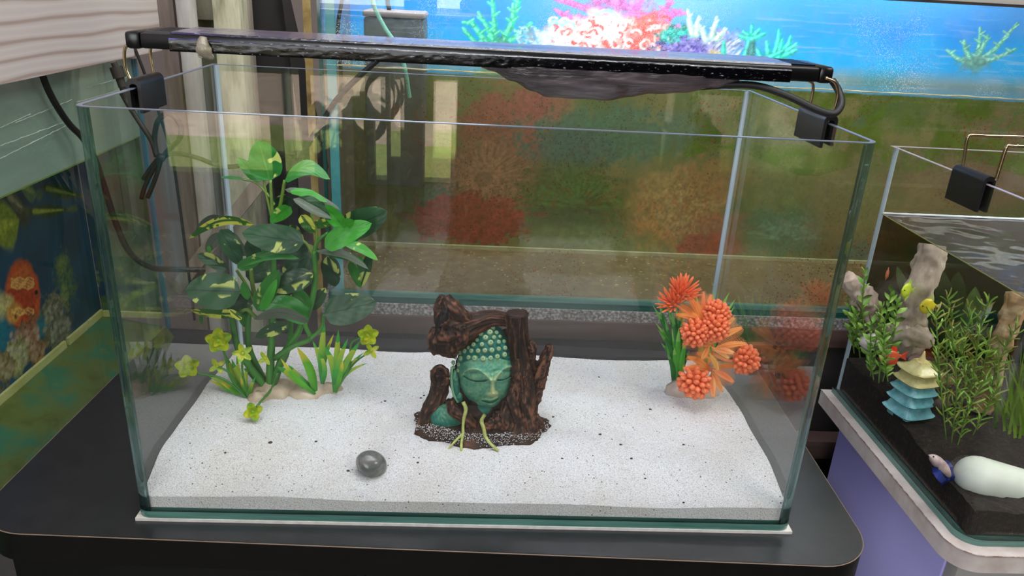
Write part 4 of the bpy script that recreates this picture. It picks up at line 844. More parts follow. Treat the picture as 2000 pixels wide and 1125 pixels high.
# snail curls: one mesh, many parts
cu = MB(); cn = 18
for i in range(9):
    ph = i / 8 * math.pi / 2
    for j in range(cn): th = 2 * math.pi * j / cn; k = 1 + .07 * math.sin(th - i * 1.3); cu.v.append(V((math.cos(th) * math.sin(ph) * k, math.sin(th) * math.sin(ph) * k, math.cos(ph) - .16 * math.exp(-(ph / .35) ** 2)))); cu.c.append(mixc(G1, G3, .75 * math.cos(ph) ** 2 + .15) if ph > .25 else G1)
cu.f += [(i * cn + j, (i + 1) * cn + j, (i + 1) * cn + (j + 1) % cn, i * cn + (j + 1) % cn) for i in range(8) for j in range(cn)]
curl_me = cu.mesh('curl', m_face, None, True)
curls = [(400, 462, 17), (450, 458, 16), (490, 462, 20), (543, 465, 20), (590, 461, 17), (632, 451, 18), (678, 439, 19), (718, 430, 18), (392, 428, 15), (426, 416, 16), (468, 415, 16), (512, 415, 17), (554, 412, 17), (598, 410, 18), (642, 402, 16), (682, 396, 16), (712, 402, 14), (482, 375, 16), (535, 374, 16), (590, 362, 20), (642, 358, 15), (676, 354, 14), (505, 345, 13), (558, 330, 19), (612, 328, 15), (650, 322, 12), (528, 303, 17), (586, 296, 21), (628, 297, 14), (540, 264, 17), (572, 260, 14), (604, 266, 17), (736, 412, 12), (735, 438, 12), (388, 502, 16), (382, 541, 14), (372, 575, 14), (368, 608, 13), (350, 490, 15), (352, 520, 13), (362, 455, 14), (715, 368, 13), (448, 392, 13), (740, 455, 11)]
for (x, y, s) in curls:
    a = math.atan2(y - RC[1], x - RC[0]); r = min(1, math.hypot(x - RC[0], y - RC[1]) / rad_at(a)); w = face(x, y, min(r, .97))[0] - 8 if x > 383 else 10
    p = O(x, y, w); nrm = V(((x - 570) / 230 * 1.1, -1, max(0, (560 - y)) / 330 * .9 + .25)).normalized()
    W = Matrix.Translation(p) @ nrm.to_track_quat('Z', 'Y').to_matrix().to_4x4() @ Matrix.Diagonal((s * k6, s * k6, s * k6 * .9, 1))
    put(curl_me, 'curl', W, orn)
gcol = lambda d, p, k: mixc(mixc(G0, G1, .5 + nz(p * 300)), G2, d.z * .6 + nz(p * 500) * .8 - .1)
ear = MB()
for (x, y, w, rx, ry) in ((366, 640, 18, 24, 112), (384, 715, 22, 26, 40)):
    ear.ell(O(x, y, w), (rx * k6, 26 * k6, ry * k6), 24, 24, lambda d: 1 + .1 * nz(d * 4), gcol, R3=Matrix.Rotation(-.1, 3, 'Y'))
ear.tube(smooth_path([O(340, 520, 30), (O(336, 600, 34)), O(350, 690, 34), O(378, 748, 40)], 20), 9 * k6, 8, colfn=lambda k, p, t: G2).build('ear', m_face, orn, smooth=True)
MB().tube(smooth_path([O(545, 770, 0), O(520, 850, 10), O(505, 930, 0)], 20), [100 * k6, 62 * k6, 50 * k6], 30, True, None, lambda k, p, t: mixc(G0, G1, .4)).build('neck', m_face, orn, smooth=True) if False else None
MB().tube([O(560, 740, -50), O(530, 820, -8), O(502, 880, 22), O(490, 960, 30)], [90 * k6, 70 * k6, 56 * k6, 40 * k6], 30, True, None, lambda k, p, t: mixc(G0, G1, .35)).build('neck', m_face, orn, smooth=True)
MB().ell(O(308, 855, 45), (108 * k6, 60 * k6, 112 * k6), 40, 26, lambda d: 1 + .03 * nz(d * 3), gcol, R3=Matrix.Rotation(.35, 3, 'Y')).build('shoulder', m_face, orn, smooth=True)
m_vine = M('pale_green_vine', [(.3, '#8f9a4a'), (.7, '#c2c77c')], 200, .6)
for pts, rad in (([(412, 745, 92), (430, 790, 110), (418, 850, 128), (412, 900, 150), (412, 955, 190)], [12, 13, 11, 9, 10]), ([(412, 950, 190), (360, 1000, 245), (305, 1062, 280)], [9, 8, 5]), ([(412, 950, 190), (402, 1010, 258), (400, 1075, 300)], [9, 9, 10]), ([(552, 826, 70), (532, 868, 104), (545, 915, 128), (556, 965, 200), (585, 1010, 258), (640, 1062, 290)], [12, 13, 13, 11, 10, 8])):
    path = smooth_path([O(*q) for q in pts], 30); MB().tube(path, [interp(rad, i / 30) * k6 * (1 + .15 * nz((i * .5, 0, 0))) for i in range(31)], 10).build('vine', m_vine, orn, smooth=True)
# sand grains stuck on the base
sg = MB()
for k in range(1500):
    a = random.uniform(math.pi, 2 * math.pi) if k % 5 else random.uniform(0, 6.28); r = random.uniform(.70, .99); x, y = math.cos(a) * 455 * k6 * r, math.sin(a) * 285 * k6 * r
    h = math.sqrt(max(0, 1 - r * r)) * 76 * k6; c = V((bp.x + x, OY + .003 + y, sand_z(bp.x, OY) - .001 + h)); s = random.uniform(.00035, .0006)
    sg.add([c + V((s, 0, 0)), c + V((-s, 0, 0)), c + V((0, s, 0)), c + V((0, -s, 0)), c + V((0, 0, s)), c - V((0, 0, s))], [(0, 2, 4), (2, 1, 4), (1, 3, 4), (3, 0, 4)])
o = sg.build('clinging_sand_grains', m_sand, orn, smooth=False); o['kind'] = 'stuff'
# ================================================================== LEAVES AND BLADES
def leaf_mb(base, tip, width, roll=0, arch=0, fold=.15, curl=0, nu=12, nv=8, shape='heart', bend=None):
    """leaf between two points; roll turns it about its midrib from facing the viewer"""
    base, tip = V(base), V(tip); ax = tip - base; Ln = ax.length; mid = (base + tip) / 2; vd = (mid - CAM_C).normalized()
    T = ax.normalized(); S = T.cross(vd).normalized(); N = S.cross(T).normalized()
    if N.dot(vd) > 0: N = -N; S = -S
    R_ = Matrix.Rotation(math.radians(roll), 3, T); S, N = R_ @ S, R_ @ N
    up = bend or V((0, 0, 1))
    def prof(t):
        if shape == 'heart': return (t ** .42) * ((1 - t) ** .62) * 1.62 if t < .999 else 0
        if shape == 'oval': return math.sin(math.pi * t) ** .75
        return math.sin(math.pi * min(1, t * .93 + .05)) ** .8 * (1 - t ** 6)
    def fn(a, b):
        s = b * 2 - 1; w = prof(a) * width / 2; c = base + T * (a * Ln) + up * (arch * math.sin(math.pi * a) * Ln)
        d = abs(s); z = fold * w * d + curl * w * d * d - .05 * w * math.sin(a * 14 + s * 3)
        return c + S * (s * w) + N * z
    return MB().grid(fn, nu, nv)
m_lf = {
 'dark': leaf_mat('leaf_dark_green', '#213f2a', '#335a36', '#b9c46a', .40, 42, .36, '#183022'),
 'mid': leaf_mat('leaf_mid_green', '#1f6626', '#388632', '#c2cc6e', .36, 42, .36, '#4a8a34'),
 'bright': leaf_mat('leaf_bright_green', '#2f8c24', '#52b03c', '#cade78', .34, 42, .36, '#3a8a2a'),
 'var': leaf_mat('leaf_variegated', '#255a1e', '#3f7a24', '#d6da58', .54, 50, .36, '#2f5a20'),
 'grey': leaf_mat('leaf_grey_back', '#4e5a4c', '#66705f', '#8a9068', .25, 70, .42, '#3f4a3c')}
def leaf(parent, bpx, tpx, wpx, Y, tone, roll=0, arch=0, fold=.15, curl=0, dY=0, name='leaf', shape='heart', bend=None):
    B, Tt = at(bpx[0], bpx[1], Y), at(tpx[0], tpx[1], Y + dY); q = mpp(B)
    return leaf_mb(B, Tt, wpx * q, roll, arch, fold, curl, shape=shape, bend=bend).build(name, m_lf[tone], parent, smooth=True)
m_stem = M('green_stem', [(.3, '#2f6a26'), (.7, '#4a8a34')], 30, .45)
m_stem2 = M('olive_stem', [(.3, '#5a7a2a'), (.7, '#7a943c')], 30, .45)
def stem(parent, pts, r0, r1, Y, mat=None, name='stem', n=20):
    P3 = [at(p[0], p[1], p[2] if len(p) > 2 else Y) for p in pts]; q = mpp(P3[0])
    return MB().tube(smooth_path(P3, n), [lerp(r0, r1, i / n) * q for i in range(n + 1)], 8).build(name, mat or m_stem, parent, smooth=True)
pb_ = on_sand(545, 772); PY = pb_.y + .006
pl = thing('artificial_leafy_plant', 'tall artificial plant with variegated heart-shaped leaves and yellow flowers on the white sand', 'plant', (pb_.x, PY, pb_.z))
m_resin = M('beige_resin_rock', [(.3, '#a08c74'), (.6, '#c4b29a'), (.8, '#d2c8b8')], 40, .5, bump=.3, bscale=90, sss=.2)
rk = MB(); rf = lambda d: 1 + .18 * nz(d * 2.2) + .07 * nz(d * 6)
for (u, v, ru, h) in ((535, 762, 44, 20), (505, 778, 22, 12), (600, 764, 40, 15), (645, 760, 24, 10), (520, 745, 26, 14)):
    c = on_sand(u, v); q = mpp(c); rk.ell(c + V((0, 0, -.002)), (ru * q, ru * q * .8, h * q + .003), 26, 14, rf)
rk.build('resin_base', m_resin, pl, smooth=True)
S = lambda *a, **k: stem(pl, *a, **k)
S([(529, 762), (528, 715), (531, 660), (534, 590), (534, 500), (532, 432)], 9, 4, PY); S([(531, 440), (531, 410), (528, 352)], 4, 3, PY, m_stem2); S([(532, 436), (546, 405), (556, 352)], 4, 3, PY, m_stem2)
S([(531, 425), (522, 388), (515, 352)], 3, 2.4, PY, m_stem2); S([(527, 385), (502, 358), (474, 350)], 3, 2, PY, m_stem2)
S([(520, 757), (492, 722), (466, 682), (456, 640), (452, 610)], 8, 5, PY); S([(514, 740), (490, 690), (484, 650), (488, 600)], 7, 5, PY + .01)
S([(534, 750), (555, 690), (582, 650), (592, 620)], 8, 5, PY); S([(536, 700), (572, 676), (605, 662), (598, 640), (594, 622)], 6, 4, PY - .005)
S([(600, 618), (612, 575), (616, 530), (613, 490)], 6, 5, PY); S([(613, 492), (622, 470), (640, 455)], 4, 3, PY); S([(613, 500), (600, 478), (590, 470)], 4, 3, PY, m_stem2); S([(614, 500), (618, 455), (610, 430), (608, 410)], 3.5, 3, PY, m_stem2)
S([(545, 720), (560, 690), (568, 640), (566, 590)], 6, 4, PY + .012); S([(503, 600), (494, 560), (490, 525)], 5, 4, PY, m_stem2); S([(497, 590), (480, 555), (462, 528)], 3, 3, PY, m_stem2); S([(500, 620), (482, 605), (466, 612)], 4, 3, PY, m_stem2)
S([(606, 662), (628, 640), (632, 614)], 4, 3, PY - .008); S([(640, 480), (680, 478)], 3, 2.5, PY); S([(618, 490), (660, 497), (690, 505)], 3, 2.5, PY)
Lf = lambda *a, **k: leaf(pl, *a, **k)
# top cluster
Lf((527, 353), (505, 274), 78, PY, 'mid', roll=8, fold=.12); Lf((556, 353), (645, 350), 42, PY - .01, 'mid', roll=-25, arch=.28, fold=.1, curl=-.1); Lf((514, 353), (463, 308), 34, PY + .012, 'mid', roll=15, arch=-.05); Lf((474, 350), (431, 347), 10, PY, 'mid', roll=40, fold=.7)
# upper right cluster
Lf((571, 385), (523, 420), 46, PY + .02, 'dark', roll=-10); Lf((556, 370), (665, 410), 26, PY + .014, 'grey', roll=-40, arch=.06); Lf((566, 374), (640, 395), 24, PY + .01, 'bright', roll=-30, arch=.08)
Lf((578, 392), (646, 430), 40, PY - .016, 'dark', roll=30, arch=.12, fold=-.3); Lf((572, 388), (648, 428), 26, PY - .022, 'grey', roll=-38, arch=-.05, curl=.3)
Lf((568, 404), (528, 434), 36, PY - .006, 'bright', roll=-15, arch=.05); Lf((588, 420), (614, 455), 32, PY - .004, 'var', roll=20); Lf((612, 440), (656, 430), 26, PY, 'var', roll=25)
Lf((668, 440), (635, 400), 40, PY - .012, 'bright', roll=-20, fold=.3); Lf((664, 438), (692, 432), 30, PY - .014, 'bright', roll=30)
Lf((662, 455), (757, 412), 72, PY + .014, 'dark', roll=8, fold=.08); Lf((634, 484), (726, 436), 52, PY - .014, 'bright', roll=-5, arch=.06, fold=.14); Lf((672, 474), (738, 508), 26, PY, 'bright', roll=-25, arch=.08)
Lf((620, 492), (720, 526), 26, PY - .012, 'grey', roll=-45, arch=.12); Lf((632, 494), (716, 520), 24, PY - .006, 'mid', roll=-20, arch=.10); Lf((640, 470), (700, 470), 30, PY + .012, 'mid', roll=10)
Lf((724, 497), (704, 562), 28, PY + .004, 'dark', roll=25); Lf((682, 512), (704, 562), 24, PY, 'mid', roll=-20, arch=.02)
Lf((700, 500), (712, 545), 22, PY + .014, 'mid', roll=-20)
# left cluster
Lf((496, 438), (369, 466), 26, PY - .02, 'var', roll=-30, arch=.16, fold=.1); Lf((594, 474), (472, 455), 70, PY - .022, 'dark', roll=4, fold=.06, curl=-.05); Lf((430, 448), (470, 518), 52, PY - .008, 'dark', roll=-30, fold=.2); Lf((505, 516), (482, 470), 42, PY - .014, 'dark', roll=20); Lf((440, 452), (480, 500), 40, PY, 'grey', roll=30)
Lf((434, 456), (402, 492), 30, PY + .004, 'grey', roll=-10, arch=.06); Lf((408, 480), (409, 496), 9, PY, 'bright'); Lf((442, 426), (382, 450), 22, PY + .03, 'grey', roll=-30, arch=.16)
Lf((443, 526), (385, 497), 34, PY - .01, 'dark', roll=-20, arch=.06); Lf((466, 520), (584, 505), 26, PY - .024, 'mid', roll=-20, arch=.12); Lf((464, 524), (512, 505), 30, PY - .026, 'mid', roll=20, arch=.04); Lf((500, 518), (530, 480), 22, PY - .008, 'mid', roll=-20)
Lf((622, 486), (552, 536), 62, PY + .02, 'dark', roll=10); Lf((600, 500), (560, 470), 50, PY + .03, 'dark', roll=0); Lf((640, 500), (655, 560), 46, PY + .03, 'dark', roll=10); Lf((560, 440), (590, 480), 40, PY + .03, 'dark', roll=0)
# lower leaves
Lf((470, 570), (362, 566), 92, PY - .022, 'dark', roll=4, fold=.06); Lf((470, 612), (372, 606), 28, PY - .006, 'var', roll=-35, arch=-.03); Lf((392, 612), (394, 634), 8, PY - .004, 'mid')
Lf((502, 607), (546, 526), 46, PY - .016, 'mid', roll=-15, fold=.2); Lf((510, 607), (540, 545), 24, PY - .024, 'bright', roll=15, fold=.3); Lf((484, 586), (474, 550), 18, PY - .018, 'mid', roll=0, shape='oval')
Lf((604, 624), (512, 594), 58, PY - .022, 'mid', roll=-10, arch=.12, fold=.1); Lf((604, 628), (496, 624), 34, PY - .034, 'grey', roll=-40, arch=.16, fold=.1); Lf((564, 632), (498, 660), 34, PY - .028, 'dark', roll=-20, arch=.03)
Lf((612, 536), (530, 566), 54, PY - .008, 'dark', roll=10); Lf((604, 606), (574, 560), 34, PY - .006, 'mid', roll=10); Lf((605, 604), (636, 562), 34, PY + .006, 'dark', roll=10); Lf((632, 614), (736, 590), 76, PY - .02, 'dark', roll=4, fold=.06); Lf((472, 624), (447, 604), 16, PY - .01, 'var')
Lf((505, 560), (560, 575), 40, PY + .014, 'dark', roll=0); Lf((560, 600), (610, 580), 50, PY + .018, 'dark', roll=0); Lf((440, 600), (500, 580), 44, PY + .014, 'dark'); Lf((480, 540), (540, 520), 50, PY + .016, 'dark'); Lf((470, 600), (480, 640), 24, PY + .01, 'mid')
# ---- grass-like blades and yellow flowers on the same base
m_bl = blade_mat('green_blade', '#1c6a2c', '#3fa638', '#b4c43a', .86); m_bl2 = blade_mat('yellow_tipped_blade', '#2a7a2a', '#5cac2a', '#d2c83a', .68)
def blade(parent, b, t, wpx, Yb, Yt, mat, lean=.1, name='blade'):
    B, Tt = at(b[0], b[1], Yb), at(t[0], t[1], Yt); q = mpp(B); ax = Tt - B; vd = (B - CAM_C).normalized(); Sd = ax.normalized().cross(vd).normalized()
    off = Sd * (lean * ax.length)
    def fn(a, s):
        s = s * 2 - 1; w = wpx * q / 2 * (math.sin(math.pi * min(1, .12 + a * .88)) ** .7) * (1 if a < .97 else .4)
        return B + ax * a + off * math.sin(math.pi * a) * .5 + Sd * (s * w) + vd * (abs(s) * w * .5)
    return MB().grid(fn, 9, 2).build(name, mat, parent, smooth=True)
GY = PY - .004
for (b, ts) in (((630, 750), [((610, 664), 10, -.12), ((634, 630), 14, .05), ((652, 652), 9, .12), ((624, 690), 10, -.2), ((645, 670), 8, .2)]), ((654, 766), [((634, 676), 15, -.15), ((661, 643), 13, 0), ((680, 660), 12, .1), ((670, 704), 15, .02), ((704, 665), 14, .08), ((711, 688), 8, .15), ((718, 709), 7, .25)]),
                ((616, 770), [((580, 678), 17, -.14), ((541, 716), 18, -.08), ((563, 712), 15, .06), ((548, 700), 10, .1)]), ((490, 790), [((400, 729), 12, -.1), ((408, 742), 10, -.06), ((438, 690), 13, .04), ((484, 714), 12, .2), ((452, 700), 12, .03), ((462, 694), 9, .1), ((430, 745), 12, -.06), ((470, 735), 10, .05), ((500, 735), 8, .2)])):
    for (t, w, ln) in ts: blade(pl, b, t, w, GY - .006 * random.random(), GY - .01 + .02 * random.random(), m_bl if random.random() < .6 else m_bl2, ln)
m_pet = M('yellow_green_petal', [(.3, '#6aa41e'), (.5, '#a8b81e'), (.7, '#d2c828')], 160, .4, sss=.1)
def flower(parent, u, v, r, Y, n=5, two=True, star=False):
    c = at(u, v, Y); q = mpp(c); vd = (CAM_C - c).normalized(); up = V((0, 0, 1)); X = up.cross(vd).normalized(); U = vd.cross(X)
    f = MB().ell(c, r * q * .22, 10, 6).build('flower', m_pet, parent, smooth=True)
    for rr, cnt, rz, a0 in (((1, n, .32, .3), (.55, 4, .6, .9)) if two else ((1, n, .2, .5),)):
        for k in range(cnt):
            a = a0 + 2 * math.pi * k / cnt; d = X * math.cos(a) + U * math.sin(a); sd = d.cross(vd)
            w = r * q * (.28 if star else .43) * rr
            def fn(t, s, d=d, sd=sd): 
                s = s * 2 - 1; wd = w * (math.sin(math.pi * min(1, t * .9 + .08)) ** .6); return c + d * (t * r * q * rr) + sd * (s * wd) + vd * (rz * r * q * (t ** 1.5 + .5 * s * s * t))
            MB().grid(fn, 6, 4).build('petal', m_pet, f, smooth=True)
flower(pl, 427, 665, 25, GY - .01); flower(pl, 366, 716, 23, GY - .012); flower(pl, 719, 655, 21, GY - .002); bud = on_sand(494, 812); flower(pl, 494, 804, 19, bud.y - .008, 4); flower(pl, 725, 685, 17, GY, 4, False, True); flower(pl, 424, 715, 17, GY - .008, 4, False, True); flower(pl, 474, 690, 20, GY - .01, 5, False, True); flower(pl, 518, 700, 15, GY, 4, False, True)
S([(492, 788), (440, 742), (387, 729), (370, 718)], 2.2, 2, GY - .01); S([(490, 786), (452, 740), (440, 695), (428, 668)], 3, 2, GY - .008); S([(542, 728), (530, 760), (508, 786, bud.y), (496, 800, bud.y - .006)], 3, 2, GY - .004); S([(656, 764), (682, 715), (686, 672), (704, 660), (718, 656)], 2.4, 2, GY - .002); S([(656, 764), (690, 712), (724, 686)], 2, 1.6, GY)
S([(424, 715), (448, 728), (460, 750)], 2.4, 2, GY - .008); S([(474, 690), (474, 730), (486, 780)], 2.4, 2, GY - .01); S([(540, 770), (500, 745), (478, 720)], 2, 2, GY + .004)
# ================================================================== ORANGE ARTIFICIAL PLANT
po = on_sand(1352, 772); QY = po.y + .012
op = thing('artificial_orange_plant', 'artificial plant with orange cone flowers, feathery fronds and green blades', 'plant', (po.x, QY, po.z))
rk = MB()
for (u, v, ru, h) in ((1330, 752, 29, 23), (1368, 762, 36, 18), (1350, 748, 30, 24), (1386, 756, 20, 14)):
    c = at(u, v, QY - .006); q = mpp(c); c.z = sand_z(c.x, c.y) + .003; rk.ell(c, (ru * q, ru * q * .7, h * q), 26, 14, rf)
rk.build('resin_base', M('pinkish_resin_rock', [(.3, '#a8988c'), (.6, '#bfb2a6'), (.8, '#cfc6bc')], 40, .5, bump=.3, bscale=90, sss=.2), op, smooth=True)
m_gb = blade_mat('dark_grass_blade', '#0f5a34', '#2a7a34', '#6aa850', .82); m_gb2 = blade_mat('light_grass_blade', '#2a8a24', '#4fae34', '#8aca5a', .8)
for (t, w, ln) in (((1274, 594), 12, -.12), ((1283, 581), 11, -.08), ((1286, 616), 13, -.1), ((1285, 644), 13, -.14), ((1294, 640), 13, -.06), ((1314, 618), 13, -.05), ((1326, 640), 15, 0), ((1317, 678), 14, -.03), ((1336, 616), 13, .05), ((1335, 582), 11, .02), ((1347, 684), 12, .08), ((1305, 605), 12, -.08), ((1300, 585), 11, -.06), ((1328, 600), 12, 0), ((1308, 660), 14, -.04), ((1340, 660), 12, .06), ((1290, 668), 11, -.16), ((1345, 640), 12, .06), ((1320, 650), 13, -.02), ((1298, 622), 12, -.08), ((1280, 630), 11, -.16), ((1310, 600), 11, -.04), ((1322, 590), 11, 0), ((1331, 690), 13, .03), ((1303, 690), 12, -.1), ((1350, 610), 11, .06), ((1312, 640), 12, -.06), ((1342, 630), 11, .03)):
    blade(op, (1322 + random.uniform(-8, 10), 745), t, w * .8, QY + .004 * random.random(), QY + .012 * random.uniform(-1, 1.6), m_gb if random.random() < .75 else m_gb2, ln)
for (t, w, ln) in (((1396, 565), 13, .04), ((1404, 573), 12, .06), ((1425, 570), 13, .08), ((1437, 583), 12, .1), ((1435, 598), 12, .1), ((1359, 571), 11, -.04), ((1376, 573), 11, 0), ((1439, 619), 11, .12), ((1388, 590), 12, .02), ((1412, 588), 12, .06), ((1424, 610), 12, .1), ((1366, 600), 11, -.03), ((1416, 630), 11, .1)):
    blade(op, (1368 + random.uniform(-6, 8), 730), t, w * .85, QY + .012, QY + .03 + .01 * random.random(), m_gb2 if random.random() < .7 else m_gb, ln)
def gl(name, c0, c1):
    m, nt, out = newmat(name); L = nt.links; b = nd(nt, 'ShaderNodeBsdfPrincipled'); b.inputs['Roughness'].default_value = .35
    c = ramp(nt, noise_tex(nt, coords(nt), 70, 2), [(.35, c0), (.65, c1)]); L.new(c, b.inputs['Base Color']); tl = nd(nt, 'ShaderNodeBsdfTranslucent'); L.new(c, tl.inputs[0])
    ms = nd(nt, 'ShaderNodeMixShader'); ms.inputs[0].default_value = .2; L.new(b.outputs[0], ms.inputs[1]); L.new(tl.outputs[0], ms.inputs[2]); L.new(ms.outputs[0], out.inputs[0]); return m
m_or = gl('orange_petal', '#ff8352', '#ff9566'); m_fr = gl('orange_frond', '#ff9c50', '#ffb468'); m_fr2 = gl('deep_orange_frond', '#ff9258', '#ffac74'); m_yl = gl('amber_frond', '#f8b860', '#ffd080')
ptm = MB().ell((0, 0, .5), (.36, .30, .58), 8, 6, lambda d: 1 + .22 * d.z).mesh('petal', m_or, None, True)
def cone_flower(u, v, r, Y, axis, fanned=False):
    r *= 1.12; c = at(u, v, Y); q = mpp(c); R0 = r * q; ax = V(axis).normalized(); Q = ax.to_track_quat('Z', 'Y').to_matrix()
    base = c - ax * R0 * (.45 if not fanned else .8)
    f = MB().ell(base + ax * R0 * .3, R0 * (.62 if not fanned else .25), 12, 8).build('flower', m_or, op, smooth=True)
    rows = ((.0, 1), (.36, 5), (.70, 9), (1.04, 11), (1.38, 12), (1.68, 10)) if not fanned else ((.1, 3), (.32, 8), (.55, 12), (.8, 14))
    for i, (th, cnt) in enumerate(rows):
        for k in range(cnt):
            a = 2 * math.pi * (k + .5 * (i % 2)) / cnt + random.uniform(-.08, .08); tt = th + random.uniform(-.05, .05); d = Q @ V((math.sin(tt) * math.cos(a), math.sin(tt) * math.sin(a), math.cos(tt)))
            if fanned: s0, ln, wd = R0 * .55, R0 * random.uniform(.9, 1.08), R0 * .27
            else: s0, ln, wd = R0 * (.52 + .10 * math.cos(tt)), R0 * random.uniform(.40, .48), R0 * .52
            W = Matrix.Translation(base + ax * (0 if fanned else R0 * .35) + d * s0) @ d.to_track_quat('Z', 'Y').to_matrix().to_4x4() @ Matrix.Diagonal((wd, wd, ln, 1))
            put(ptm, 'petal', W, f)
    return f
FY = QY - .022
cone_flower(1336, 566, 25, FY + .012, (.15, -.5, 1), True); cone_flower(1312, 588, 22, FY + .008, (-.55, -.5, .7), True); cone_flower(1399, 613, 25, FY - .002, (.2, -.8, .6)); cone_flower(1397, 640, 26, FY - .014, (.1, -1, .3)); cone_flower(1358, 650, 26, FY - .012, (-.4, -.9, .3)); cone_flower(1454, 702, 27, FY - .006, (.8, -.7, .05)); cone_flower(1357, 746, 30, FY - .016, (-.3, -.85, -.25))
def frond(b, t, wpx, Yb, Yt, mat, roll=0, arch=.06, nb=19):
    B, Tt = at(b[0], b[1], Yb), at(t[0], t[1], Yt); q = mpp(B); ax = Tt - B; Ln = ax.length; T = ax.normalized(); vd = ((B + Tt) / 2 - CAM_C).normalized()
    Sd = T.cross(vd).normalized(); R_ = Matrix.Rotation(math.radians(roll), 3, T); Sd = R_ @ Sd; N = Sd.cross(T)
    wpx *= 1.35; mb = MB(); ctr = lambda a: B + ax * a + V((0, 0, 1)) * (arch * Ln * math.sin(math.pi * a))
    mb.tube([ctr(i / 10) for i in range(11)], [lerp(1.7, .6, i / 10) * q for i in range(11)], 6)
    for i in range(nb):
        a = .12 + .86 * i / (nb - 1); w = wpx * q / 2 * math.sin(math.pi * min(1, .18 + a * .76)) ** .8; c = ctr(a)
        for s in (-1, 1):
            d = (Sd * s + T * .75).normalized(); tp = c + d * w + N * (w * .12); hw = T * (Ln / nb * .24)
            mb.add([c - hw, c + hw, tp + hw * .35, tp - hw * .2, c + N * .0004], [(0, 1, 2, 3)])
    # the web between the barbs
    mb.grid(lambda a, s: ctr(a * .96) + Sd * ((s * 2 - 1) * wpx * q / 2 * .30 * math.sin(math.pi * min(1, .1 + a * .85)) ** .8) + T * (abs(s * 2 - 1) * .3 * wpx * q * .5) , 8, 4, uv=False)
    return mb.build('frond', mat, op, smooth=False)
for (b, t, w, yb, yt, mt, rl) in (((1372, 626), (1374, 570), 18, 0, .004, m_fr2, 0), ((1374, 626), (1389, 576), 22, 0, .006, m_fr2, 15), ((1368, 624), (1346, 581), 26, 0, .006, m_fr, 0), ((1370, 628), (1321, 615), 26, 0, 0, m_fr, -10), ((1368, 628), (1330, 596), 24, .004, .01, m_fr, 10), ((1372, 630), (1360, 590), 26, -.002, 0, m_fr, 0), ((1380, 640), (1352, 612), 24, -.004, -.004, m_fr, 0),
 ((1389, 672), (1333, 656), 26, 0, -.008, m_fr2, 0), ((1389, 676), (1333, 673), 26, 0, -.012, m_fr2, -10), ((1391, 670), (1448, 641), 30, 0, .002, m_fr, 0), ((1389, 668), (1434, 621), 28, .004, .008, m_fr, 0), ((1391, 682), (1456, 672), 30, -.002, -.004, m_fr, 5), ((1390, 682), (1432, 690), 28, -.004, -.012, m_fr, 0), ((1390, 678), (1422, 700), 24, -.004, -.01, m_yl, 0), ((1386, 676), (1372, 700), 24, -.004, -.012, m_fr, 0),
 ((1389, 720), (1343, 698), 28, -.002, -.008, m_fr, 0), ((1389, 722), (1335, 720), 26, -.002, -.014, m_fr, -5), ((1391, 722), (1431, 746), 30, -.004, -.01, m_fr2, 0), ((1390, 724), (1393, 774), 28, -.002, -.012, m_fr, 0), ((1392, 718), (1440, 716), 26, 0, .004, m_fr, 0), ((1390, 724), (1410, 765), 24, -.004, -.006, m_fr, 10), ((1386, 700), (1362, 690), 22, -.002, 0, m_fr, 0), ((1386, 690), (1402, 722), 24, -.006, -.01, m_yl, 0)):
    frond(b, t, w, FY + yb, FY + yt, mt, rl)
for (pts, Y) in (([(1352, 752), (1380, 715), (1392, 690), (1390, 665), (1374, 628)], FY + .006), ([(1374, 630), (1356, 590), (1340, 574)], FY + .006), ([(1370, 628), (1340, 610), (1316, 592)], FY + .006), ([(1390, 690), (1420, 704), (1446, 702)], FY + .002), ([(1388, 720), (1370, 735), (1360, 744)], FY), ([(1380, 645), (1398, 620)], FY + .002)):
    stem(op, pts, 3.2, 2.4, Y, m_fr2)
# ================================================================== LAMP
m_blk = M('black_anodised', '#08080b', rough=.28, metallic=.3, spec=.7); m_clip = M('black_plastic', [(.3, '#0b0a0c'), (.7, '#121114')], 60, .4)
m_film = M('stretch_film_mauve_sheen', [(.3, '#453d48'), (.5, '#6c6270'), (.75, '#978ca0')], 30, .25, bump=.35, bscale=60, spec=.7, stretch=(.12, 4, 1), coat=.3)  # mauve tones paint the purple reflection into the film top
m_filmside = M('black_film_glints', [(.54, '#060608'), (.64, '#14141a'), (.80, '#b0b0bc')], 700, .16, detail=2, bump=.08, bscale=600, spec=.35, stretch=(.28, 1, .8))  # light specks are glints painted into the black film
m_filmlump = M('film_bundle_highlights', [(.3, '#2a2428'), (.5, '#4f464b'), (.62, '#6f646a'), (.75, '#a89ca2')], 60, .28, bump=.9, bscale=160, spec=.8, stretch=(.3, 1, 1.8), dist=.8)  # lightest tones are highlights painted on the bundle
m_wire = M('brass_tinted_steel', '#b09a78', rough=.22, metallic=1)
LY0, LY1_, LZ, LH = .088, .152, .3975, .0125
lamp = thing('aquarium_lamp', 'long black aquarium lamp wrapped in plastic film across the middle tank', 'lamp', (0, .12, TH))
xa, xb = at(243, 80, LY0).x, at(1628, 150, LY0).x
za, zb = at(243, 93, LY0).z, at(1628, 163, LY0).z; LZ = (za + zb) / 2
MB().box((xa + .012, LY0, LZ), (xb - .012, LY1_, LZ + LH), .0025).build('housing', m_blk, lamp)
for x0, x1 in ((xa, xa + .0125), (xb - .0125, xb)): MB().box((x0, LY0 - .0006, LZ - .0006), (x1, LY1_ + .0006, LZ + LH + .0006), .003).build('end_cap', m_blk, lamp)
fins = MB()
for k in range(7): y = LY0 + .008 + k * .008; fins.box((xa + .014, y, LZ + LH), (xb - .014, y + .003, LZ + LH + .0012))
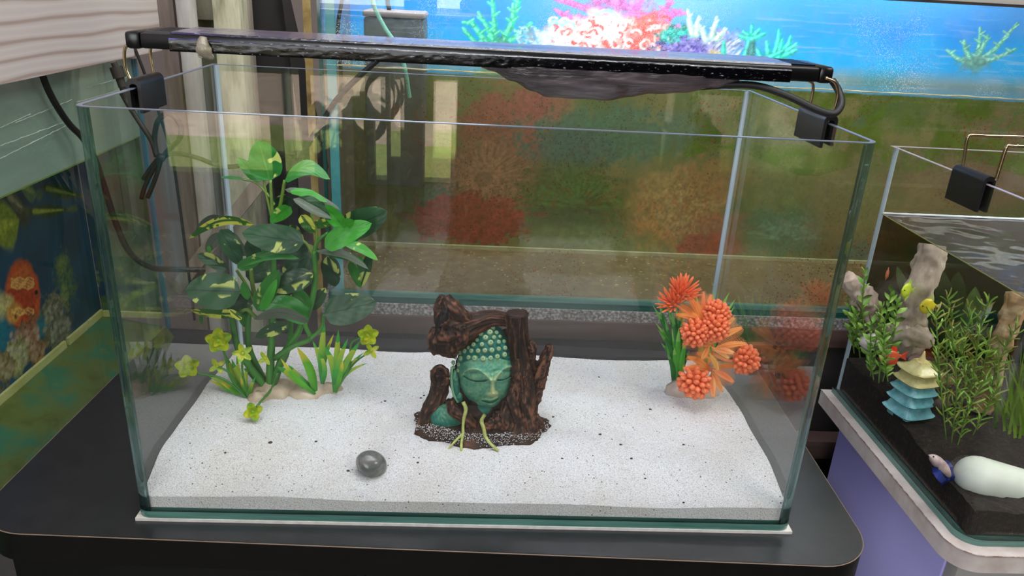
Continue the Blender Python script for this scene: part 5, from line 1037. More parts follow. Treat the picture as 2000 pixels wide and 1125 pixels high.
fins.build('cooling_fins', m_blk, lamp)
fx0, fx1 = at(330, 80, LY0).x, at(1545, 145, LY0).x
J = .0007; WP = [(LY0 - J, LZ - .001), (LY0 - J, LZ + LH - .0042), (LY0 + .0042, LZ + LH + .0014), (LY1_ + J, LZ + LH + .002), (LY1_ + J, LZ - .001), (LY0 - J, LZ - .001)]
def wrapface(k, name, mat, nb, nu=240, amp=1):
    (ya, za_), (yb, zb_) = WP[k], WP[k + 1]
    def fn(a, b):
        x = lerp(fx0, fx1, a); y, z = lerp(ya, yb, b), lerp(za_, zb_, b); e = min(1, 6 * min(b, 1 - b)); n = amp * e * (.0004 * nz((x * 40, y * 300, z * 300)) + .0004 * nz((x * 120 + y * 200, y * 400, z * 500)))
        return V((x, y - abs(n) - .0002 * e, z + n))
    return MB().grid(fn, nu, nb, uv=False).build(name, mat, lamp, smooth=True)
m_bevel = M('film_bevel_glints', [(.50, '#0a0a12'), (.62, '#23233a'), (.76, '#b8b8d0')], 600, .14, detail=2, bump=.5, bscale=420, spec=1.0, stretch=(.3, 1, 1), coat=.5)  # pale streaks are glints painted into the bevel colour
wrapface(0, 'film_front', m_filmside, 8); wrapface(1, 'film_bevel', m_bevel, 5, amp=.6); wrapface(2, 'film_top', m_film, 8); wrapface(3, 'film_back', m_filmside, 4, 80); wrapface(4, 'film_underside', m_filmside, 4, 80, .4)
# sagging bundle of cord and film under the middle
prof = [(930, 128), (960, 138), (1000, 158), (1040, 178), (1068, 190), (1120, 194), (1190, 196), (1225, 188), (1270, 183), (1330, 181), (1390, 172), (1440, 160)]
dep = [.004, .018, .034, .046, .052, .056, .054, .046, .044, .040, .026, .008]
lump = MB(); nn = 80; ns = 20
def lf_(a, b):
    k = a * (len(prof) - 1); i = min(int(k), len(prof) - 2); f = k - i; f = f * f * (3 - 2 * f)
    u, v, dp = lerp(prof[i][0], prof[i + 1][0], k - i), lerp(prof[i][1], prof[i + 1][1], f), lerp(dep[i], dep[i + 1], f)
    yc = lerp(LY0 + .012, LY0 + .022, math.sin(math.pi * a)); bot = at(u, v, yc).z; x = at(u, v, yc).x; top = LZ + .001; th = math.pi * b
    h = max(top - bot, .002); p = V((x, yc - math.cos(th) * (dp * .42 + .004) * (1 - .15 * math.sin(th)), top - h * math.sin(th) ** .7))
    return p + V((0, nz(p * 90) * .0012, nz(p * 60 + V((3, 0, 0))) * .0012))
lump.grid(lf_, nn, ns, uv=False); lump.build('film_bundle', m_filmlump, lamp, smooth=True)
# twisted film knot on the left
kn = MB(); c0 = at(408, 102, LY0 - .002); q = mpp(c0)
kn.tube(smooth_path([at(398, 72, LY0 - .001), at(396, 90, LY0 - .003), at(403, 104, LY0 - .003), at(413, 114, LY0 + .002)], 16), [(3 + 9 * math.sin(math.pi * min(1, i / 17 + .1)) + 3 * (i / 16)) * q for i in range(17)], 14, True, lambda t, th, p: 1 + .3 * nz((math.cos(th) * 2, math.sin(th) * 2, t * 5)))
kn.tube(smooth_path([at(402, 100, LY0 - .006), at(391, 104, LY0 - .006), at(389, 110, LY0 - .006), at(396, 112, LY0 - .006)], 12), 2.2 * q, 8)
kn.build('film_knot', M('twisted_film', [(.3, '#8a8068'), (.7, '#b8ae98')], 60, .3, bump=.6, bscale=150, trans=.3, spec=.7), lamp, smooth=True)
def wire(parent, pts, y0, y1):
    n = len(pts) - 1; MB().tube(smooth_path([at(u, v, lerp(y0, y1, i / n)) for i, (u, v) in enumerate(pts)], 24), .0014, 8).build('bracket_wire', m_wire, parent, smooth=True)
def clamp(parent, X, y0, y1, zt, inside, hin=.030, hout=.028, th=.0028, gap=.0032):
    s = inside; pr = []   # saddle profile over the glass edge in the (x, z) plane
    xi, xo = X + s * (gap + th), X - s * (gap + th); n = 8
    outer = [(xi, zt - hin), (xi, zt + .002)] + [(X + s * (gap + th) * math.cos(k / n * math.pi), zt + .002 + (gap + th) * math.sin(k / n * math.pi)) for k in range(1, n)] + [(xo, zt + .002), (xo, zt - hout)]
    inner = [(X - s * gap, zt - hout), (X - s * gap, zt + .001)] + [(X + s * gap * math.cos(math.pi - k / n * math.pi), zt + .001 + gap * .7 * math.sin(k / n * math.pi)) for k in range(1, n)] + [(X + s * gap, zt + .001), (X + s * gap, zt - hin)]
    pts = [V((x, y0, z)) for x, z in outer + inner]
    return MB().prism(pts, (0, y1 - y0, 0)).build('clamp', m_clip, parent)
ca = onx(262, 175, -TW + .003).y, onx(309, 160, -TW + .003).y
cb = onx(1620, 250, TW - .003).y, onx(1567, 235, TW - .003).y
wire(lamp, [(262, 84), (247, 90), (243, 104), (245, 130), (252, 150), (262, 162)], ca[0] + .001, ca[0] + .002); wire(lamp, [(305, 84), (295, 92), (294, 108), (297, 126), (301, 146)], ca[1] - .004, ca[1] - .004); clamp(lamp, -TW + .0025, ca[0], ca[1], TH, 1, .021, .019)
wire(lamp, [(1612, 152), (1630, 160), (1636, 176), (1634, 196), (1627, 220), (1616, 238)], cb[0] + .001, cb[0] + .002); wire(lamp, [(1570, 152), (1586, 162), (1588, 176), (1584, 196), (1580, 216)], cb[1] - .004, cb[1] - .004); clamp(lamp, TW - .0025, cb[0], cb[1], TH, -1, .021, .019)
light('led_strip_light', 'AREA', (0, .12, LZ - .0015), (0, .1201, 0), .7, (.86, .93, 1), .52, .03)
cy_ = LY0 + .005
MB().tube(smooth_path([at(1330, 172, cy_ + .01), at(1420, 166, cy_ + .005), at(1480, 168, cy_), at(1540, 188, cy_ - .008), at(1595, 214, cy_ - .016), at(1628, 222, cy_ - .018), at(1643, 204, cy_ - .01), at(1638, 178, cy_), at(1626, 158, cy_ + .01)], 50), .0031, 10).build('power_cord', m_rub, lamp, smooth=True)
# ================================================================== LOOSE CORDS AT THE LEFT
CYY = .44
cd = thing('connector_cord', 'dark cord with a screw connector tied in a loop behind the left of the tank', 'cord', at(320, 300, CYY))
MB().tube(smooth_path([at(236, 178, CYY), at(248, 200, CYY), at(272, 238, CYY), at(296, 275, CYY), at(306, 305, CYY), at(302, 270, CYY), at(308, 238, CYY - .01), at(328, 222, CYY - .01), at(350, 240, CYY - .01), at(352, 268, CYY - .01), at(330, 292, CYY), at(316, 308, CYY)], 70), .0035, 8).build('loop', M('grey_black_cord', '#2a2622', rough=.5), cd, smooth=True)
MB().tube(smooth_path([at(314, 306, CYY), at(345, 300, CYY), at(385, 308, CYY), at(430, 324, CYY), at(475, 322, CYY), at(520, 300, CYY + .02)], 40), .0031, 8).build('cord_run', m_rub, cd, smooth=True)
for pts in ([(314, 306), (300, 330), (284, 362), (276, 388)], [(316, 306), (308, 335), (296, 368), (288, 386)], [(312, 306), (296, 326), (280, 350)]): MB().tube(smooth_path([at(a, b, CYY + .004) for a, b in pts], 16), .003, 8).build('cord_tail', m_rub, cd, smooth=True)
MB().tube([at(308, 304, CYY - .004), at(322, 310, CYY - .004)], .0045, 8).build('tie', m_rub, cd, smooth=True)
cn_ = MB()
for (p0, p1, r) in (((222, 122), (228, 134), 6), ((226, 130), (234, 152), 12), ((233, 150), (240, 170), 8), ((238, 166), (246, 192), 6)):
    cn_.tube([at(*p0, CYY - .02), at(*p1, CYY - .02)], r * mpp(at(230, 150, CYY)), 14)
cn_.build('screw_connector', M('weathered_black_plastic', '#2e2a22', rough=.7), cd)
MB().tube(smooth_path([onx(70, 100, LX + .008), onx(86, 155, LX + .008), onx(107, 200, LX + .009), onx(135, 242, LX + .010), onx(162, 270, LX + .016), onx(185, 310, LX + .03), onx(205, 370, LX + .03), onx(228, 440, LX + .035), onx(255, 495, LX + .045), onx(295, 522, LX + .06), onx(345, 526, LX + .08), onx(400, 527, LX + .11)], 80), .0038, 8).build_thing('black_hanging_cord', m_rub, 'thick black cord hanging under the pine board along the left tank', 'cord', loc=onx(205, 370, LX + .03))
MB().tube(smooth_path([at(262, 90, .5), at(285, 150, .5), at(310, 220, .5), at(335, 300, .5), at(348, 380, .5), at(360, 470, .5), at(372, 560, .5), at(380, 625, .5)], 50), .0021, 8).build_thing('thin_hanging_cord', m_rub, 'thin dark cord hanging straight down in front of the timber posts', 'cord', loc=at(340, 300, .5))
MB().tube(smooth_path([at(748, 108, .392), at(690, 160, .392), at(655, 198, .392), at(628, 240, .39), at(600, 285, .385), at(575, 330, .385), at(555, 365, .39)], 30), .0034, 8).build_thing('slanting_cord', m_rub, 'black cord slanting across the left edge of the big tank', 'cord', loc=at(620, 250, .392))
# ================================================================== RIGHT TANK
RX0, RX1, RY0, RY1, RZ0, RZ1, RW = .4895, .96, .024, .3305, -.0335, .305, .2215
rt = thing('planted_aquarium', 'planted tank with dark soil and small fish on the right', 'aquarium', (.72, .18, RZ0))
shell(rt, RX0, RX1, RY0, RY1, RZ0, RZ1, .022, edge=m_teal, bent=m_glass, rim=M('pale_glass_edge', '#b4a8b0', rough=.15, spec=.8))
SOIL = .012
def soil_z(x, y): return SOIL + .012 * (y - .15) / .15 + .006 * nz((x * 14, y * 14, 0)) + .0022 * nz((x * 90, y * 90, 3)) + .0012 * nz((x * 260, y * 260, 1))
m_soil = M('dark_aqua_soil', [(.3, '#0c0907'), (.55, '#21170f'), (.68, '#3a2a1c'), (.8, '#5e4830')], 260, .9, bump=.8, bscale=420)
sx0, sx1, sy0, sy1 = RX0 + .0055, RX1 - .0055, RY0 + .0055, RY1 - .0055; nu, nv = 150, 110
sb = MB(); sb.grid(lambda a, b: V((lerp(sx0, sx1, a), lerp(sy0, sy1, b), soil_z(lerp(sx0, sx1, a), lerp(sy0, sy1, b)))), nu, nv, uv=False)
edge_i = [i * (nv + 1) for i in range(nu + 1)] + [nu * (nv + 1) + j for j in range(1, nv + 1)] + [i * (nv + 1) + nv for i in range(nu - 1, -1, -1)] + [j for j in range(nv - 1, 0, -1)]
k = len(sb.v); sb.v += [V((sb.v[i].x, sb.v[i].y, RZ0 + .009)) for i in edge_i]; n = len(edge_i); sb.f += [(edge_i[q], k + q, k + (q + 1) % n, edge_i[(q + 1) % n]) for q in range(n)]
sb.build_thing('dark_soil', m_soil, 'dark brown soil on the floor of the right planted tank', 'soil', kind='stuff', loc=(.72, .18, RZ0 + .009))
MB().grid(lambda a, b: V((lerp(sx0, sx1, a), lerp(sy0, sy1, b), RW + .0004 * nz((a * 18, b * 14, 0)))), 120, 80, uv=False).build('water_surface', thin_glass('planted_water_surface', (.86, .9, .88), refl=1.3, dust_sheen=.5, dust_sheen_col='#8a8088', dscale=9, dramp=(.3, .75), dmin=.05), rt)  # lavender-grey reflection painted on the water as a diffuse coat
MB().tube([(lerp(sx0, sx1, k / 60), sy1 - .0012, RW + .0012) for k in range(61)], [.0013 + .0007 * nz((k * .9, 0, 0)) for k in range(61)], 6).build('waterline', M('meniscus_highlight', '#c8d0d4', rough=.15, spec=.9), rt)  # bright strip painted as the highlight along the back waterline
MB().tube([(sx0 + .0005, lerp(sy0, sy1, k / 40), RW + .0004) for k in range(41)], .0006, 6).build('waterline', M('olive_meniscus', '#8a8a4a', rough=.2), rt)
m_darkness = film('water_darkness', [(.3, '#070d05'), (.55, '#101a08'), (.75, '#1c2a0e')], 9, (.9, .98), 12, (.3, .7))  # dark sheets added for the darkness seen through the water
MB().box((sx0, sy1 - .0016, SOIL), (sx1, sy1 - .0006, RW)).build('back_darkness', m_darkness, rt)
MB().box((sx1 - .0016, sy0, SOIL), (sx1 - .0006, sy1, RW)).build('end_darkness', m_darkness, rt)
light('planted_tank_lamp_light', 'AREA', (.80, .15, .333), (.80, .1501, 0), 1.6, (1, .97, .9), .16, .06)
# plank and lavender cabinet
m_wpl = M('white_chipped_plank', [(.3, '#b9aaa2'), (.55, '#d2c6c0'), (.75, '#ddd4d0')], 30, .6, bump=.2, bscale=80)
a = onz(1608, 757, RZ0)
ol = rounded(RX0 - .012, RX1 + .02, RY0 - .014, RY1 + .006, .03)
wp = thing('white_plank', 'white chipped-edge plank under the right planted tank', 'plank', (.72, .17, RZ0 - .022))
MB().prism([V((x, y, RZ0 - .0004)) for x, y in ol], (0, 0, -.021)).build('plank_body', m_wpl, wp)
MB().tube([V((x, y, RZ0 - .0006)) for x, y in rounded(RX0 - .0122, RX1 + .02, RY0 - .0142, RY1 + .006, .03)], .0006, 6).build('chipped_edge', M('chipped_edge_brown', [(.4, '#7a5648'), (.6, '#c2b4ac')], 90, .8), wp)
m_lav = M('lavender_paint', [(.3, '#beb6fa'), (.7, '#c8c2ff')], 5, .6)
lc = thing('lavender_cabinet', 'lavender cabinet under the white plank of the right tank', 'cabinet', (.72, .17, FLOOR))
MB().box((RX0 + .012, RY0 + .03, FLOOR), (RX1, RY1 - .02, RZ0 - .0218), .001).build('side_panel', m_lav, lc)
MB().box((RX0 + .014, RY0 + .012, FLOOR + .02), (RX1, RY0 + .0296, RZ0 - .0225), .001).build('front_panel', M('white_cabinet_front', '#b9b4b0', rough=.6), lc)
# lamp bracket of the right tank, its bar out to the right
br = thing('lamp_bracket', 'steel wire lamp bracket with a black clamp on the right tank', 'bracket', (.5, .16, RZ1))
y0, y1 = onx(1932, 385, RX0 + .006).y, onx(1868, 365, RX0 + .006).y
clamp(br, RX0 + .0025, y0, y1, RZ1, 1, .028)
w0 = onx(1880, 330, RX0 + .004); w1 = onx(1945, 352, RX0 + .004)
def wirepath(w, u0, v0, u1, v1):
    t0 = at(u0, v0, w.y); t1 = at(u1, v1, w.y); return smooth_path([w, w.lerp(t0, .5), w.lerp(t0, .85), t0 + (t1 - t0) * .06 + V((0, 0, .0)), t0.lerp(t1, .4), t1, t1 + V((.1, 0, 0))], 40)
MB().tube(wirepath(w0, 1890, 264, 2000, 267), .0018, 10).build('bracket_wire', m_wire, br, smooth=True); MB().tube(wirepath(w1, 1966, 285, 2010, 286), .0018, 10).build('bracket_wire', m_wire, br, smooth=True)
# ---- things in the right tank
def in_rt(u, v, Y): return at(u, v, Y)
def on_soil(u, v):
    p = onz(u, v, SOIL)
    for _ in range(6): p = onz(u, v, soil_z(min(max(p.x, sx0), sx1), min(max(p.y, sy0), sy1)))
    return p
# pagoda
p = on_soil(1772, 806); q = mpp(p)
pg = thing('pagoda_ornament', 'small ceramic pagoda with yellow roof and teal tiers on dark soil', 'ornament', p)
m_yel = M('yellow_glazed_ceramic', [(.25, '#a08c4a'), (.4, '#d2c684'), (.7, '#e4daa0')], 120, .35, spec=.6); m_tlc = M('teal_glazed_ceramic', [(.25, '#4a8e98'), (.5, '#76b8c0'), (.75, '#98ccd0')], 120, .3, spec=.6)
def tier(r0, z0, r1, z1, rot0, flare=.0, n=48, e=9):
    """square tier: short wall, thin flared eave with lifted corners, concave slope up to the next wall"""
    mb = MB(); vs = []; h = z1 - z0
    lv = [(r0 * .76, z0), (r0 * .76, z0 + h * .26), (r0 * .97, z0 + h * .32), (r0 * 1.03, z0 + h * .40), (r0 * .97, z0 + h * .50), (lerp(r0, r1 * .8, .55), z0 + h * .62), (lerp(r0, r1 * .8, .88), z0 + h * .82), (r1 * .76, z1)]
    for (r, z) in lv:
        for k in range(n):
            a = 2 * math.pi * k / n; c, s = math.cos(a), math.sin(a); rr = r * .93 / (abs(c) ** e + abs(s) ** e) ** (1 / e); corner = max(0, (rr / (r * .93) - 1) / .35)
            vs.append(V((rr * math.cos(a + rot0), rr * math.sin(a + rot0), z + flare * corner ** 2 * min(1, (r / r0)) ** 6)))
    m = len(lv); return mb.add([p + v for v in vs], [(i * n + j, i * n + (j + 1) % n, (i + 1) * n + (j + 1) % n, (i + 1) * n + j) for i in range(m - 1) for j in range(n)] + [tuple(range(n - 1, -1, -1)), tuple((m - 1) * n + j for j in range(n))])
hh = 118 * q / .93; r = 35 * q; ra_ = math.radians(14)
for i, (rr, z0, z1) in enumerate(((1.08, -.06, .20), (1.02, .14, .38), (.98, .32, .54))):
    tier(r * rr, hh * z0, r * rr * .95, hh * z1, ra_, .0018).build('teal_tier', m_tlc, pg)
tier(r * .96, hh * .48, r * .90, hh * .70, ra_, .002).build('yellow_tier', m_yel, pg)
tier(r * .94, hh * .64, r * .46, hh * .90, ra_, .003).build('roof', m_yel, pg)
MB().tube([p + V((0, 0, hh * t)) for t in (.78, .84, .90, .96, 1.02, 1.06)], [r * s for s in (.50, .34, .20, .12, .07, .02)], 16).build('spire', m_yel, pg, smooth=True)
# fish
def fish(name, label, u, v, Y, Lpx, hfac, heading, body, fin, group=None, tailfac=.32, deep=False):
    c = at(u, v, Y); q = mpp(c); Ln = Lpx * q; d = V(heading).normalized(); side = V((0, 0, 1)).cross(d).normalized(); up = d.cross(side); t = thing(name, label, 'fish', c, group)
    R_ = Matrix((d, side, up)).transposed(); Wd = lambda x, y, z: c + R_ @ V((x, y, z))
    pr = [(.5, .02), (.44, .11), (.34, .21), (.18, .29), (0, .30), (-.18, .24), (-.32, .14), (-.42, .08), (-.5, .055)]; vs = []; n = 14
    for (x, h) in pr:
        for k in range(n): a = 2 * math.pi * k / n; vs.append(Wd(x * Ln * .8, math.cos(a) * h * Ln * .42, math.sin(a) * h * Ln * hfac))
    MB().add(vs, [(i * n + j, i * n + (j + 1) % n, (i + 1) * n + (j + 1) % n, (i + 1) * n + j) for i in range(len(pr) - 1) for j in range(n)] + [tuple(range(n)), tuple((len(pr) - 1) * n + j for j in range(n - 1, -1, -1))]).build('body', body, t, smooth=True)
    fn = lambda pts: MB().prism([Wd(x * Ln, -.0003, z * Ln) for x, z in pts], R_ @ V((0, .0006, 0)))
    fn([(-.38, .03), (-.56, tailfac * .8), (-.62, tailfac), (-.56, .06), (-.54, 0), (-.56, -.06), (-.62, -tailfac), (-.54, -tailfac * .8), (-.38, -.03)]).build('tail_fin', fin, t, False)
    fn([(.06, .26 * hfac), (-.02, .44 * hfac), (-.16, .40 * hfac), (-.22, .19 * hfac)]).build('dorsal_fin', fin, t, False); fn([(-.02, -.26 * hfac), (-.10, -.46 * hfac), (-.30, -.26 * hfac), (-.32, -.10 * hfac)]).build('anal_fin', fin, t, False)
    for s in (-1, 1): MB().ell(Wd(.29 * Ln, s * .075 * Ln, .045 * Ln), .034 * Ln, 8, 6).build('eye', m_eye, t, smooth=True)
    return t
m_eye = M('fish_eye', '#0a0a0a', rough=.1); fc = lambda n, a, b, r=.3: M(n, [(.3, a), (.7, b)], 60, r)
fish('red_fish', 'red tetra swimming left above the pagoda roof', 1738, 697, .19, 62, .85, (-1, -.15, -.02), fc('red_fish_scales', '#a83a20', '#d2603a'), fc('red_fin', '#c0301c', '#e04a2a'), tailfac=.16)
fish('yellow_fish', 'yellow-green deep-bodied fish, the higher of the two', 1771, 567, .22, 42, 1.25, (-1, -.5, .1), fc('lime_fish_scales', '#a8c020', '#d2e04a'), fc('lime_fin', '#98b83a', '#c0d870'), 'yellow fish in the planted tank', .12)
fish('yellow_fish', 'golden yellow deep-bodied fish, the lower of the two', 1812, 598, .20, 46, 1.2, (-1, -.1, -.02), fc('gold_fish_scales', '#c8b414', '#ecd63a'), fc('gold_fin', '#a8b870', '#d8d890'), 'yellow fish in the planted tank', .12)
fish('orange_fish', 'tiny orange fish far back beside the driftwood', 1733, 535, .28, 24, 1.3, (-.4, -1, 0), fc('orange_fish_scales', '#d2603a', '#e8805a'), fc('orange_fin', '#d87a5a', '#e8a080'), tailfac=.1)
bf = thing('betta_fish', 'pale-headed betta with dark blue fins beside the white stone tube', 'fish', at(1838, 915, .075))
m_bh = M('pale_betta_scales', [(.3, '#8a7a80'), (.6, '#c0aaa2')], 90, .35); m_bb = M('dark_blue_fin', [(.3, '#16205a'), (.6, '#2c3c8a'), (.8, '#5a66b0')], 70, .4)
bpth = smooth_path([at(1814, 889, .078), at(1822, 894, .077), at(1834, 905, .076), at(1846, 917, .074), at(1854, 930, .074)], 14); q = mpp(at(1838, 915, .075))
MB().tube(bpth, [interp([1.5, 7, 11, 11, 8, 4], i / 14) * q for i in range(15)], 14).build('body', m_bh, bf, smooth=True)
def fan_fin(name, root, pts, Yr, Yt):
    mb = MB(); r0 = at(*root, Yr); n = len(pts)
    vs = [r0] + [at(a, b, Yt + .004 * math.sin(i * 1.9)) for i, (a, b) in enumerate(pts)] ; off = V((0, .0006, 0)); vs2 = [v + off for v in vs]
    mb.add(vs + vs2, [(0, i, i + 1) for i in range(1, n)] + [(n + 1, n + 2 + i, n + 1 + i) for i in range(1, n)]); mb.build(name, m_bb, bf, False)
fan_fin('tail_fin', (1852, 926), [(1838, 946), (1842, 954), (1850, 957), (1858, 954), (1866, 955), (1868, 944), (1868, 932), (1862, 920)], .074, .080); fan_fin('dorsal_fin', (1842, 912), [(1848, 898), (1856, 903), (1862, 912), (1862, 922)], .074, .078); fan_fin('anal_fin', (1838, 914), [(1820, 912), (1822, 924), (1830, 936), (1838, 944), (1848, 938)], .072, .070)
for s in (-1, 1): MB().ell(at(1818, 889, .075) + V((s * .0026, -.001, -.001)), .0009, 8, 6).build('eye', m_eye, bf, smooth=True)
# white stone tube
a, b = at(1888, 938, .075), at(2090, 985, .075); qq = mpp(a)
a.z = max(a.z, soil_z(a.x, .075) + 20 * qq)
MB().tube([a.lerp(b, -.10 + 1.1 * (i / 60) ** 1.6) for i in range(61)], [qq * max(1.5, 41 * math.sqrt(max(0, 1 - (1 - min(1, (1.1 * (i / 60) ** 1.6) / .2)) ** 2))) for i in range(61)], 28, True, lambda t, th, p: 1 + .03 * nz(p * 30)).build_thing('white_stone', M('white_smooth_stone', [(.3, '#c8cfc0'), (.7, '#e2e6da')], 20, .5, bump=.1), 'long smooth white stone lying on the dark soil at lower right', 'stone', loc=a)
# driftwood and stones
m_drift = M('pale_driftwood', [(.25, '#6a584c'), (.45, '#a89484'), (.7, '#c8b8aa')], 45, .8, bump=.6, bscale=120, stretch=(1, 1, .5))
def drift(name, label, pts, rad, Y, mat=m_drift, cat='wood'):
    P3 = [at(p[0], p[1], p[2] if len(p) > 2 else Y) for p in pts]; q = mpp(P3[0])
    return MB().tube(smooth_path(P3, 50), [interp(rad, i / 50) * q for i in range(51)], 26, True, lambda t, th, p: 1 + .36 * nz((math.cos(th) * 1.6, math.sin(th) * 1.6, t * 6)) + .24 * nz((math.cos(th) * 4, math.sin(th) * 4, t * 14))).build_thing(name, mat, label, cat, loc=P3[-1], smooth=True)
drift('driftwood', 'pale driftwood trunk rising behind the yellow fish to the water surface', [(1822, 478, .26), (1815, 510, .255), (1800, 555, .25), (1788, 600, .25), (1775, 640, .25), (1760, 690, .25)], [22, 26, 24, 26, 30, 34], .25)
drift('driftwood', 'low pinkish driftwood lump at the foot of the pale trunk', [(1730, 640, .27), (1760, 655, .24), (1795, 660, .22), (1815, 668, .22)], [10, 18, 20, 12], .24)
drift('driftwood', 'brown-banded driftwood pillar standing at the right edge', [(1990, 575, .20), (1978, 610, .20), (1964, 650, .20), (1950, 690, .20), (1934, 740, .20), (1918, 800, .20)], [20, 19, 18, 17, 18, 20], .20, M('banded_driftwood', [(.3, '#5a4026'), (.5, '#a8845c'), (.65, '#d2bc98')], 22, .8, bump=.6, bscale=80, stretch=(1, 1, 2)))
drift('driftwood', 'rounded beige wood piece behind the left stem plants', [(1655, 540, .29), (1690, 590, .29), (1705, 640, .29)], [16, 24, 20], .29)
for (u, v, Y, r, c, l) in ((1702, 668, .25, 22, '#b8b4b0', 'pale grey stone behind the left stem plants'), (1790, 705, .22, 17, '#8a8480', 'grey stone behind the pagoda roof'), (1845, 745, .2, 20, '#7a5a48', 'reddish-brown stone right of the pagoda roof'), (1840, 790, .17, 16, '#5a4a40', 'brown stone in the plants right of the pagoda')):
    c3 = at(u, v, Y); q = mpp(c3); MB().ell(c3, (r * q, r * q * .8, r * q * .8), 18, 12, lambda d: 1 + .2 * nz(d * 1.8 + V((u, 0, 0)))).build_thing('rounded_stone', M('stone_tone', c, rough=.8, bump=.3, scale=60), l, 'stone', 'stones in the planted tank', smooth=True, loc=c3)
# stem plants: one small leaf mesh shared by all
def small_leaf(mat, name='leaf', w=.42):
    mb = MB(); mb.grid(lambda a, s: V(((s * 2 - 1) * w / 2 * math.sin(math.pi * min(1, .06 + a * .92)) ** .8, -.10 * math.sin(math.pi * a) + .1 * (s * 2 - 1) ** 2, a)), 4, 2); return mb.mesh(name, mat, None, True)
m_sl = [M('stem_plant_leaf', [(.3, '#4a7a2a'), (.7, '#7aa83a')], 60, .45), M('stem_plant_leaf_light', [(.3, '#6a9a3a'), (.7, '#a0c25a')], 60, .45), M('stem_plant_leaf_dark', [(.3, '#3a5a1c'), (.7, '#5a7a2a')], 60, .5)]
lm = [small_leaf(m) for m in m_sl]; m_ps = M('plant_stem_green', '#5a7a2e', rough=.5)
def stem_plant(pts, Y, n, lpx, label, grp, mats=(0, 1, 2), thin=False):
    P3 = [at(u, v, Y) for u, v in pts]; q = mpp(P3[0]); path = smooth_path(P3, 24); t = thing('stem_plant', label, 'plant', path[0], grp)
    MB().tube(path, 1.2 * q, 6).build('stem', m_ps, t, smooth=True)
    for k in range(n):
        f = .12 + .88 * k / (n - 1); i = min(int(f * 24), 23); c = path[i].lerp(path[i + 1], f * 24 - i); a = k * 2.4 + random.uniform(-.4, .4)
        d = V((math.cos(a), math.sin(a) * .8, .55 + .5 * random.random() + (.8 if k > n - 4 else 0))).normalized(); L_ = lpx * q * random.uniform(.75, 1.2)
        W = Matrix.Translation(c) @ d.to_track_quat('Z', 'Y').to_matrix().to_4x4() @ Matrix.Rotation(random.uniform(0, 6), 4, 'Z') @ Matrix.Diagonal((L_, L_, L_, 1)); put(lm[random.choice(mats)] if not thin else lmn[random.choice(mats)], 'leaf', W, t)
lmn = [small_leaf(m, 'leaf', .16) for m in (M('needle_leaf', [(.3, '#5a7a22'), (.7, '#8a9a34')], 60, .5), M('needle_leaf_brown', [(.3, '#6a6a24'), (.7, '#8f8a3a')], 60, .5), M('needle_leaf_bright', [(.3, '#6a9a2e'), (.7, '#94b84a')], 60, .5))]
for (pts, Y, l) in (([(1706, 742), (1700, 690), (1702, 630)], .20, 'leafy stem plant at far left of the soil, shorter front stem'), ([(1716, 748), (1722, 680), (1730, 620), (1742, 570)], .19, 'tall leafy stem plant left of the red fish'), ([(1694, 720), (1690, 660), (1684, 600), (1690, 535)], .25, 'tall leafy stem plant by the back left edge'), ([(1668, 690), (1664, 640), (1662, 590)], .29, 'leafy stem plant in the back left corner'), ([(1724, 745), (1738, 690), (1748, 640), (1752, 590)], .20, 'leafy stem plant just behind the red fish'), ([(1700, 735), (1712, 660), (1722, 600)], .22, 'leafy stem plant in the middle of the left clump'), ([(1680, 700), (1674, 650), (1672, 615)], .27, 'low leafy stem plant beside the back left corner'), ([(1734, 745), (1728, 700), (1726, 655)], .18, 'short leafy stem plant at the right of the left clump')):
    stem_plant(pts, Y, 26, 19, l, 'leafy stem plants at the left')
for i, (pts, Y) in enumerate((([(1848, 860), (1838, 760), (1830, 650), (1828, 610)], .10), ([(1858, 866), (1868, 760), (1858, 640)], .10), ([(1862, 850), (1884, 760), (1880, 660)], .12), ([(1880, 830), (1900, 740), (1912, 650)], .14), ([(1850, 830), (1850, 730), (1846, 620)], .13), ([(1895, 800), (1920, 720), (1932, 660)], .15), ([(1870, 870), (1892, 800), (1925, 740)], .11), ([(1844, 800), (1832, 720), (1834, 680)], .14), ([(1900, 850), (1925, 800), (1948, 760)], .12), ([(1872, 780), (1872, 700), (1896, 620)], .16), ([(1890, 800), (1892, 720), (1866, 680)], .15))):
    stem_plant(pts, Y, 26, 24, ['fine-leaved stem plant right of the pagoda', 'tall fine-leaved stem plant in the middle clump', 'fine-leaved stem plant leaning to the right', 'fine-leaved stem plant reaching towards the banded pillar', 'fine-leaved stem plant at the back of the middle clump', 'fine-leaved stem plant in front of the banded pillar', 'low fine-leaved stem plant above the white stone', 'fine-leaved stem plant just behind the pagoda side', 'fine-leaved stem plant right above the white stone', 'fine-leaved stem plant with its tip below the waterline', 'fine-leaved stem plant leaning left in the middle clump'][i], 'fine stem plants in the middle', thin=True)
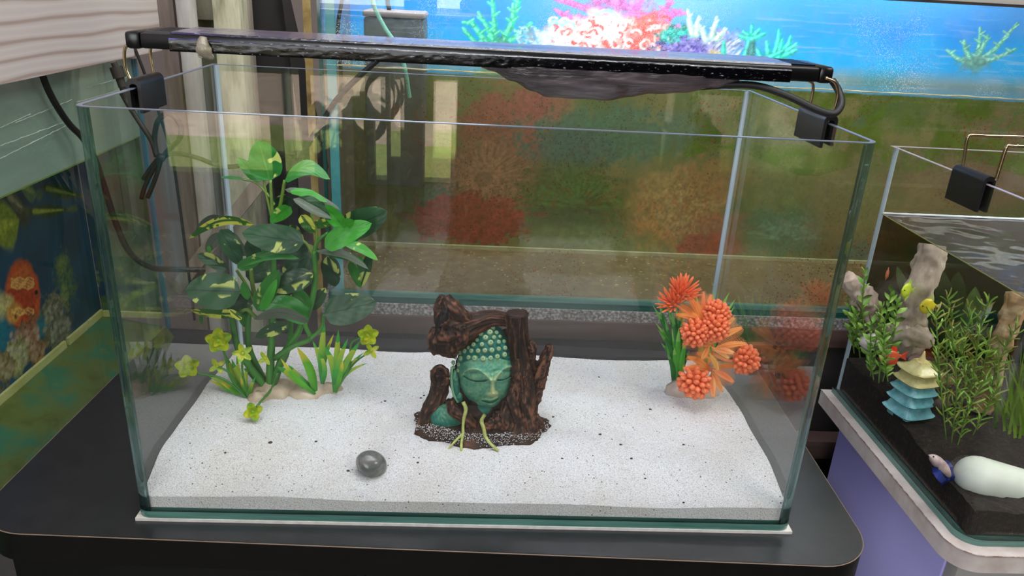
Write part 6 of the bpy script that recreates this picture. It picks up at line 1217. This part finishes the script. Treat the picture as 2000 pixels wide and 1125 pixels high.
for i, (pts, Y, l) in enumerate((([(1905, 700), (1915, 640), (1930, 590)], .22, 'fine-leaved stem plant at the back, left of the banded pillar'), ([(1870, 690), (1862, 630), (1850, 580)], .23, 'fine-leaved stem plant at the back, right of the golden fish'), ([(1945, 740), (1958, 690), (1985, 640)], .18, 'fine-leaved stem plant in front of the banded pillar foot'), ([(1900, 760), (1906, 690), (1890, 600)], .2, 'fine-leaved stem plant behind the middle clump'), ([(1930, 780), (1944, 720), (1930, 690)], .16, 'fine-leaved stem plant at the left of the water grass'))):
    stem_plant(pts, Y, 26, 24, l, 'fine stem plants in the middle', thin=True)
# grass clump at the right edge
gc = thing('water_grass', 'dense green water grass at the right edge of the planted tank', 'plant', at(1990, 830, .13))
m_wg = M('water_grass_blade', [(.3, '#4a6a14'), (.6, '#6f8f22'), (.8, '#9ab03a')], 40, .5)
for k in range(70):
    b = (random.uniform(1940, 2060), random.uniform(800, 860)); t = (b[0] + random.uniform(-40, 30), random.uniform(640, 790)); Y = random.uniform(.11, .2)
    B, Tt = at(b[0], b[1], Y), at(t[0], t[1], Y); q = mpp(B); ax = Tt - B; sd = ax.normalized().cross(V((0, 1, 0))).normalized(); ln = random.uniform(-.25, .25)
    MB().grid(lambda a, s: B + ax * a + sd * (ln * ax.length * a * a + (s - .5) * 6 * q * (1 - a * .9)) + V((0, -.004 * a, 0)), 6, 1).build('blade', m_wg, gc, smooth=True)
# broad leaves at the back
bl = thing('broad_leaf_plant', 'dark green broad-leaved plant behind the right of the pale driftwood', 'plant', at(1880, 640, .26))
m_bl_ = [M('broad_leaf_dark', [(.3, '#16301a'), (.7, '#2a4a22')], 20, .4), M('broad_leaf_olive', [(.3, '#2f4a1e'), (.7, '#4f6a30')], 20, .4)]
for (b, t, w) in (((1850, 640), (1835, 520), 30), ((1860, 640), (1872, 530), 34), ((1880, 650), (1850, 560), 34), ((1890, 650), (1905, 560), 30), ((1875, 660), (1940, 590), 26), ((1840, 650), (1812, 570), 26), ((1895, 670), (1938, 640), 22), ((1850, 680), (1866, 590), 22), ((1870, 690), (1884, 594), 20), ((1830, 560), (1825, 505), 26), ((1770, 590), (1752, 520), 16), ((1790, 600), (1768, 545), 16), ((1785, 610), (1812, 548), 16), ((1772, 620), (1740, 560), 14)):
    B, Tt = at(*b, .262), at(*t, .262 + random.uniform(-.02, .02)); leaf_mb(B, Tt, w * mpp(B), random.uniform(-25, 25), .04, .15, shape='oval').build('leaf', random.choice(m_bl_), bl, smooth=True)
